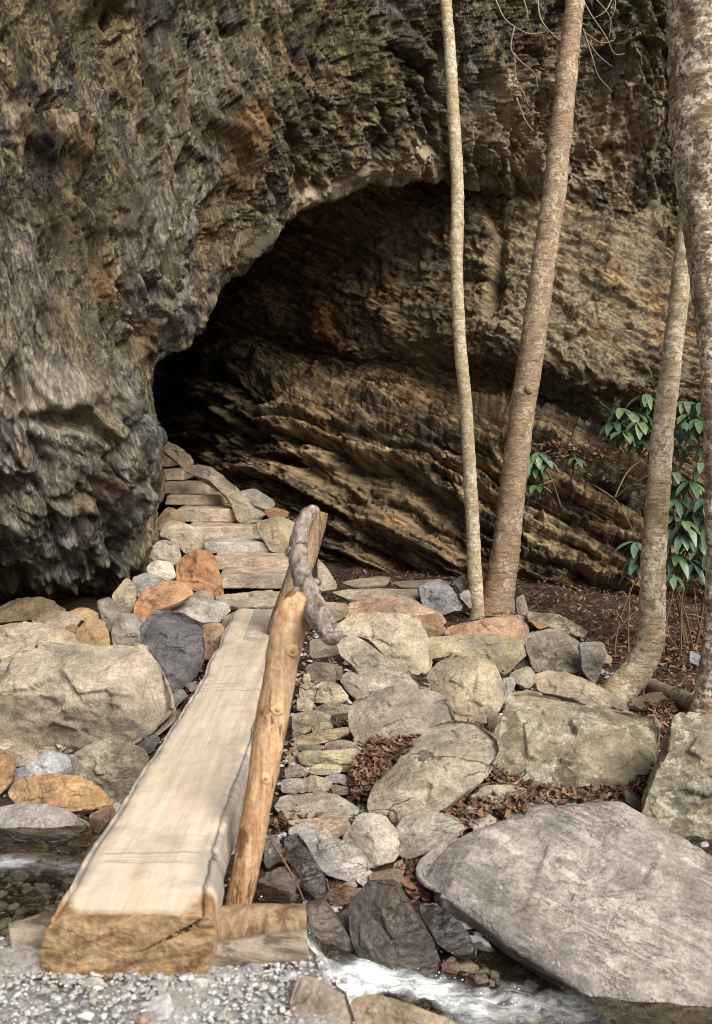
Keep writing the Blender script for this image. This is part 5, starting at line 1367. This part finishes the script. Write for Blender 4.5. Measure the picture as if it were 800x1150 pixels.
# ------------------------------------------------------------------ leaf litter, gravel
def litter():
    rs = np.random.default_rng(71); V = []; F4 = []
    def add(P, ln0, ln1):
        n = len(P)
        yaw = rs.uniform(0, 6.28, n); ln = rs.uniform(ln0, ln1, n); wd = ln * rs.uniform(.14, .42, n)
        pit = rs.normal(0, .35, n); rol = rs.normal(0, .5, n); cur = rs.uniform(-.5, .7, n)
        ax = np.stack([np.cos(yaw) * np.cos(pit), np.sin(yaw) * np.cos(pit), np.sin(pit)], 1)
        sd = np.stack([-np.sin(yaw) * np.cos(rol), np.cos(yaw) * np.cos(rol), np.sin(rol)], 1)
        up = np.cross(ax, sd)
        base = sum(len(v) for v in V)
        for t, w in ((0, .25), (.35, 1), (.7, .9), (1, .1)):
            c = P + ax * (ln * (t - .5))[:, None] + up * (cur * ln * (t - .5) ** 2 * 2)[:, None]
            V.append(c - sd * (wd * w / 2)[:, None] + up * (wd * .12 * w)[:, None]); V.append(c + sd * (wd * w / 2)[:, None] + up * (wd * .12 * w)[:, None])
        i = np.arange(n)
        for k in range(3): F4.append(np.stack([base + 2 * k * n + i, base + (2 * k + 1) * n + i, base + (2 * k + 3) * n + i, base + (2 * k + 2) * n + i], 1))
    def patch(poly, cnt, lift=.0, l0=.025, l1=.07, th=.035):
        poly = np.array(poly, float); lo, hi = poly.min(0), poly.max(0); out = []
        while len(out) < cnt:
            q = rs.uniform(lo, hi)
            ins = False; j = len(poly) - 1
            for i in range(len(poly)):
                a, b = poly[i], poly[j]
                if (a[1] > q[1]) != (b[1] > q[1]) and q[0] < (b[0] - a[0]) * (q[1] - a[1]) / (b[1] - a[1]) + a[0]: ins = not ins
                j = i
            if ins: out.append(q)
        q = np.array(out); ds = np.interp(-q[:, 1], -_pp, _dd)
        p = at(q[:, 0], q[:, 1], ds); p[:, 2] += lift + rs.uniform(-th, th * .6, cnt)
        add(p, l0, l1)
    patch([(425, 838), (478, 828), (470, 848), (440, 872), (425, 905), (398, 912), (395, 880), (410, 855)], 2200, .07)
    patch([(530, 885), (556, 868), (600, 885), (650, 895), (700, 885), (720, 905), (650, 912), (560, 925), (500, 945), (500, 915)], 1300, .05)
    patch([(728, 805), (760, 800), (740, 850), (722, 905), (706, 900), (722, 860)], 1200, .06)
    patch([(440, 985), (490, 975), (485, 1015), (455, 1010)], 450, .03)
    patch([(690, 700), (810, 700), (810, 810), (740, 800), (690, 760)], 2200, -.03)
    patch([(310, 915), (385, 915), (370, 935), (310, 940)], 120, .03)
    patch([(310, 945), (345, 960), (345, 1000), (315, 985)], 200, .0)
    patch([(190, 770), (225, 745), (210, 790), (175, 840), (165, 830)], 400, .0)
    patch([(330, 640), (500, 650), (510, 690), (350, 690)], 700, -.03, .02, .05)
    patch([(560, 755), (600, 780), (575, 810), (545, 820)], 200, -.02)
    patch([(600, 690), (700, 715), (700, 740), (640, 720)], 400, -.03)
    patch([(340, 590), (420, 640), (340, 640), (310, 600)], 250, .05, .02, .05)
    # thin scatter over the whole bank
    n = 9500
    x = rs.uniform(-1.5, 3.4, n); y = rs.uniform(4.1, 8.9, n); add(np.stack([x, y, ground_z(x, y) + .02 + rs.uniform(0, .02, n)], 1), .025, .06)
    n = 1100   # ledge with soil under the shrubs
    q = np.stack([rs.uniform(600, 860, n), 496 + np.abs(rs.normal(0, 16, n))], 1)
    p = at(q[:, 0], q[:, 1], 9.0 + rs.normal(0, .25, n)); add(p, .03, .07)
    Vv = np.concatenate(V); Ff = np.concatenate(F4)
    o = make('leaf_litter', Vv, Ff, M['litter'], smooth=False, origin=(0, 6, 0))
    tag(o, 'red-brown fallen leaves drifted between the rocks', 'leaf litter', kind='stuff')


litter()

_ph = (1 + 5 ** .5) / 2
ICO = np.array([(-1, _ph, 0), (1, _ph, 0), (-1, -_ph, 0), (1, -_ph, 0), (0, -1, _ph), (0, 1, _ph), (0, -1, -_ph), (0, 1, -_ph), (_ph, 0, -1), (_ph, 0, 1), (-_ph, 0, -1), (-_ph, 0, 1)], float) / math.sqrt(1 + _ph * _ph)
ICF = np.array([(0, 11, 5), (0, 5, 1), (0, 1, 7), (0, 7, 10), (0, 10, 11), (1, 5, 9), (5, 11, 4), (11, 10, 2), (10, 7, 6), (7, 1, 8), (3, 9, 4), (3, 4, 2), (3, 2, 6), (3, 6, 8), (3, 8, 9), (4, 9, 5), (2, 4, 11), (6, 2, 10), (8, 6, 7), (9, 8, 1)])


def pebbles(P, size, rs, flat=.5):
    n = len(P)
    B = ICO[None] * (1 + rs.normal(0, .16, (n, 12, 1)))
    B = B * (size[:, None] * np.stack([rs.uniform(.7, 1.25, n), rs.uniform(.6, 1.0, n), rs.uniform(flat * .6, flat * 1.3, n)], 1))[:, None]
    a = rs.uniform(0, 6.28, n); t = rs.normal(0, .3, n)
    Rz = np.zeros((n, 3, 3)); Rz[:, 0, 0] = np.cos(a); Rz[:, 0, 1] = -np.sin(a); Rz[:, 1, 0] = np.sin(a); Rz[:, 1, 1] = np.cos(a); Rz[:, 2, 2] = 1
    Rx = np.zeros((n, 3, 3)); Rx[:, 1, 1] = np.cos(t); Rx[:, 1, 2] = -np.sin(t); Rx[:, 2, 1] = np.sin(t); Rx[:, 2, 2] = np.cos(t); Rx[:, 0, 0] = 1
    B = np.einsum('nij,nvj->nvi', Rz @ Rx, B) + P[:, None]
    return B.reshape(-1, 3), (ICF[None] + 12 * np.arange(n)[:, None, None]).reshape(-1, 3)


def gravel():
    rs = np.random.default_rng(81)
    n = 22000
    x = rs.uniform(-1.7, .06, n); y = rs.uniform(1.5, 3.0, n)
    sz = np.exp(rs.normal(-5.4, .55, n)); sz = np.clip(sz, .0025, .022)
    kp = x < np.interp(y, [2.2, 2.42, 2.8, 3.2], [.02, -.01, -.15, -.2]) + rs.normal(.0, .03, n)
    x, y, sz = x[kp], y[kp], sz[kp]
    P = np.stack([x, y, ground_z(x, y) + sz * .25 + .012], 1)
    v, f = pebbles(P, sz, rs)
    o = make('gravel', v, f, M['gravel'], smooth=False, origin=(0, 2, 0)); tag(o, 'loose blue-grey gravel around the near end of the log', 'gravel', kind='stuff')
    # creek bed and soil stones, in one heap nobody could count
    n = 5000
    x = rs.uniform(-2.4, 2.6, n); y = stream_y(x) + rs.normal(0, .33, n); sz = np.clip(np.exp(rs.normal(-4.1, .5, n)), .006, .05)
    P = np.stack([x, y, ground_z(x, y) + sz * .3], 1)
    x2 = rs.uniform(-1.5, 1.6, 3500); y2 = rs.uniform(4.0, 7.0, 3500); s2 = np.clip(np.exp(rs.normal(-4.2, .5, 3500)), .006, .04)
    P = np.vstack([P, np.stack([x2, y2, ground_z(x2, y2) + s2 * .3], 1)]); sz = np.concatenate([sz, s2])
    v, f = pebbles(P, sz, rs)
    o = make('creek_pebbles', v, f, M['gravel'], smooth=False, origin=(0, 3.4, -.5)); tag(o, 'small stones of the creek bed and of the gaps between the rocks', 'pebbles', kind='stuff')


gravel()
for lab, px, py, d, s, c in [('white angular stone on the gravel in front of the log', 104, 1105, 2.56, 12, (.50, .49, .47)), ('pale grey stone at the corner of the log end, on the gravel', 76, 1099, 2.58, 10, (.36, .37, .385)),
                             ('flat whitish stone on the gravel right of the log end', 226, 1106, 2.56, 12, (.44, .44, .44)), ('grey stone under the sawn end of the log', 148, 1093, 2.6, 13, (.30, .30, .305)),
                             ('blue-grey chip on the gravel near the lower sill log', 285, 1090, 2.62, 13, (.24, .25, .275)), ('pinkish pebble at the bottom edge of the gravel', 160, 1146, 2.42, 8, (.40, .25, .18)),
                             ('bluish flat stone left of the log on the gravel', 38, 1083, 2.66, 11, (.30, .32, .34)), ('light stone on the gravel below the lower sill log', 255, 1082, 2.66, 9, (.42, .42, .42))]:
    rs = np.random.default_rng(px)
    d = 1.462 / math.tan(PITCH + math.atan((py - 575) / F)) - .01
    rock(lab, [(px + math.cos(t) * s * rs.uniform(.8, 1.3), py + math.sin(t) * s * .62 * rs.uniform(.8, 1.2)) for t in np.linspace(0, 6.28, 7, endpoint=False)], c, 'smooth', d=d, tilt=50, T=.5, facets=5, name='stone', cat='stone', soft=1)

# ------------------------------------------------------------------ water
def water():
    nx, ny = 420, 90
    xs = np.linspace(-4, 3.2, nx); k = np.linspace(-1, 1, ny)
    X, Kk = np.meshgrid(xs, k)
    Wd = np.interp(xs, [-4, -1.2, -.4, .2, 3], [.62, .52, .42, .38, .42])
    Y = stream_y(X) + Kk * Wd[None]
    Z = stream_z(X)
    P = np.stack([X, Y, Z], -1).reshape(-1, 3)
    fast = np.exp(-((P[:, 0] + .12) / .16) ** 2) + .8 * np.exp(-((P[:, 0] - .28) / .3) ** 2)
    left = np.exp(-((P[:, 0] + 1.33) / .13) ** 2) * np.exp(-((P[:, 1] - 3.68) / .05) ** 2) + .7 * np.exp(-((P[:, 0] + 1.08) / .07) ** 2) * np.exp(-((P[:, 1] - 3.66) / .04) ** 2)
    P[:, 2] += fbm(P * np.array([7, 9, 1]), 4, 501) * (.012 + .03 * np.clip(fast, 0, 1)) + fbm(P * 26, 3, 502) * .010 * np.clip(fast, 0, 1)
    yc = stream_y(P[:, 0]) + .03 * np.sin(P[:, 0] * 11) + .02
    foam = np.interp(P[:, 0], [-.42, -.3, -.1, .25, .6, .85], [.0, .9, 1, .8, .35, .0])
    foam *= 1 - sstep(.03, .15, np.abs(P[:, 1] - yc) + .05 * fbm(P * 9, 3, 503))
    foam = np.maximum(foam, left * .55)
    o = make('stream', P, grid_faces(ny, nx), M['water'], origin=(0, 3.4, -.3), attrs=dict(foam=foam))
    tag(o, 'clear shallow stream breaking white below the log bridge', 'stream', kind='structure')
    rs = np.random.default_rng(91); n = 70
    x = rs.normal(.15, .26, n); y = stream_y(x) + rs.normal(0, .05, n)
    v, f = pebbles(np.stack([x, y, stream_z(x) + np.abs(rs.normal(0, .02, n)) + .012], 1), np.clip(np.exp(rs.normal(-6.1, .4, n)), .001, .004), rs, 1)
    o = make('white_water', v, f, M['foam'], origin=(0, 3.4, -.4)); tag(o, 'white froth and drops of the tumbling stream', 'white water', kind='stuff')


water()

# ------------------------------------------------------------------ light
EL, AZ = 42.0, 144.0     # sun height; bearing from +Y clockwise: behind the camera, to the right
W = bpy.data.worlds.new('World'); S.world = W; W.use_nodes = True
nt = W.node_tree; nt.nodes.clear()
sky = nt.nodes.new('ShaderNodeTexSky'); sky.sky_type = 'NISHITA'; sky.sun_disc = False
sky.sun_elevation = R(EL); sky.sun_rotation = R(AZ); sky.air_density = 1.0; sky.dust_density = 4.0; sky.ozone_density = .6
hs = nt.nodes.new('ShaderNodeHueSaturation'); hs.inputs['Saturation'].default_value = .15
bg = nt.nodes.new('ShaderNodeBackground'); bg.inputs[1].default_value = .05
wo = nt.nodes.new('ShaderNodeOutputWorld')
nt.links.new(sky.outputs[0], hs.inputs['Color']); nt.links.new(hs.outputs[0], bg.inputs[0]); nt.links.new(bg.outputs[0], wo.inputs[0])
sl = bpy.data.lights.new('sun', 'SUN'); sl.energy = 2.4; sl.angle = R(38); sl.color = (1.0, .94, .85)
so = bpy.data.objects.new('sun', sl); COL.objects.link(so)
az = R(AZ); el = R(EL)
sd = np.array([math.sin(az) * math.cos(el), math.cos(az) * math.cos(el), math.sin(el)])
from mathutils import Vector
so.rotation_euler = Vector(sd).to_track_quat('Z', 'Y').to_euler()
so.location = (0, -5, 12)

for o in list(bpy.data.objects):
    if '_o' in o: del o['_o']

S.view_settings.view_transform = 'Standard'; S.view_settings.look = 'None'
S.view_settings.exposure = EXPO; S.view_settings.gamma = 1; S.view_settings.use_curve_mapping = False
S.render.engine = 'CYCLES'
S.cycles.use_denoising = True
S.cycles.pixel_filter_type = 'BLACKMAN_HARRIS'; S.cycles.filter_width = .95
S.cycles.max_bounces = 8; S.cycles.diffuse_bounces = 6; S.cycles.glossy_bounces = 3; S.cycles.transmission_bounces = 5
S.cycles.caustics_reflective = False; S.cycles.caustics_refractive = False
S.cycles.sample_clamp_indirect = 6
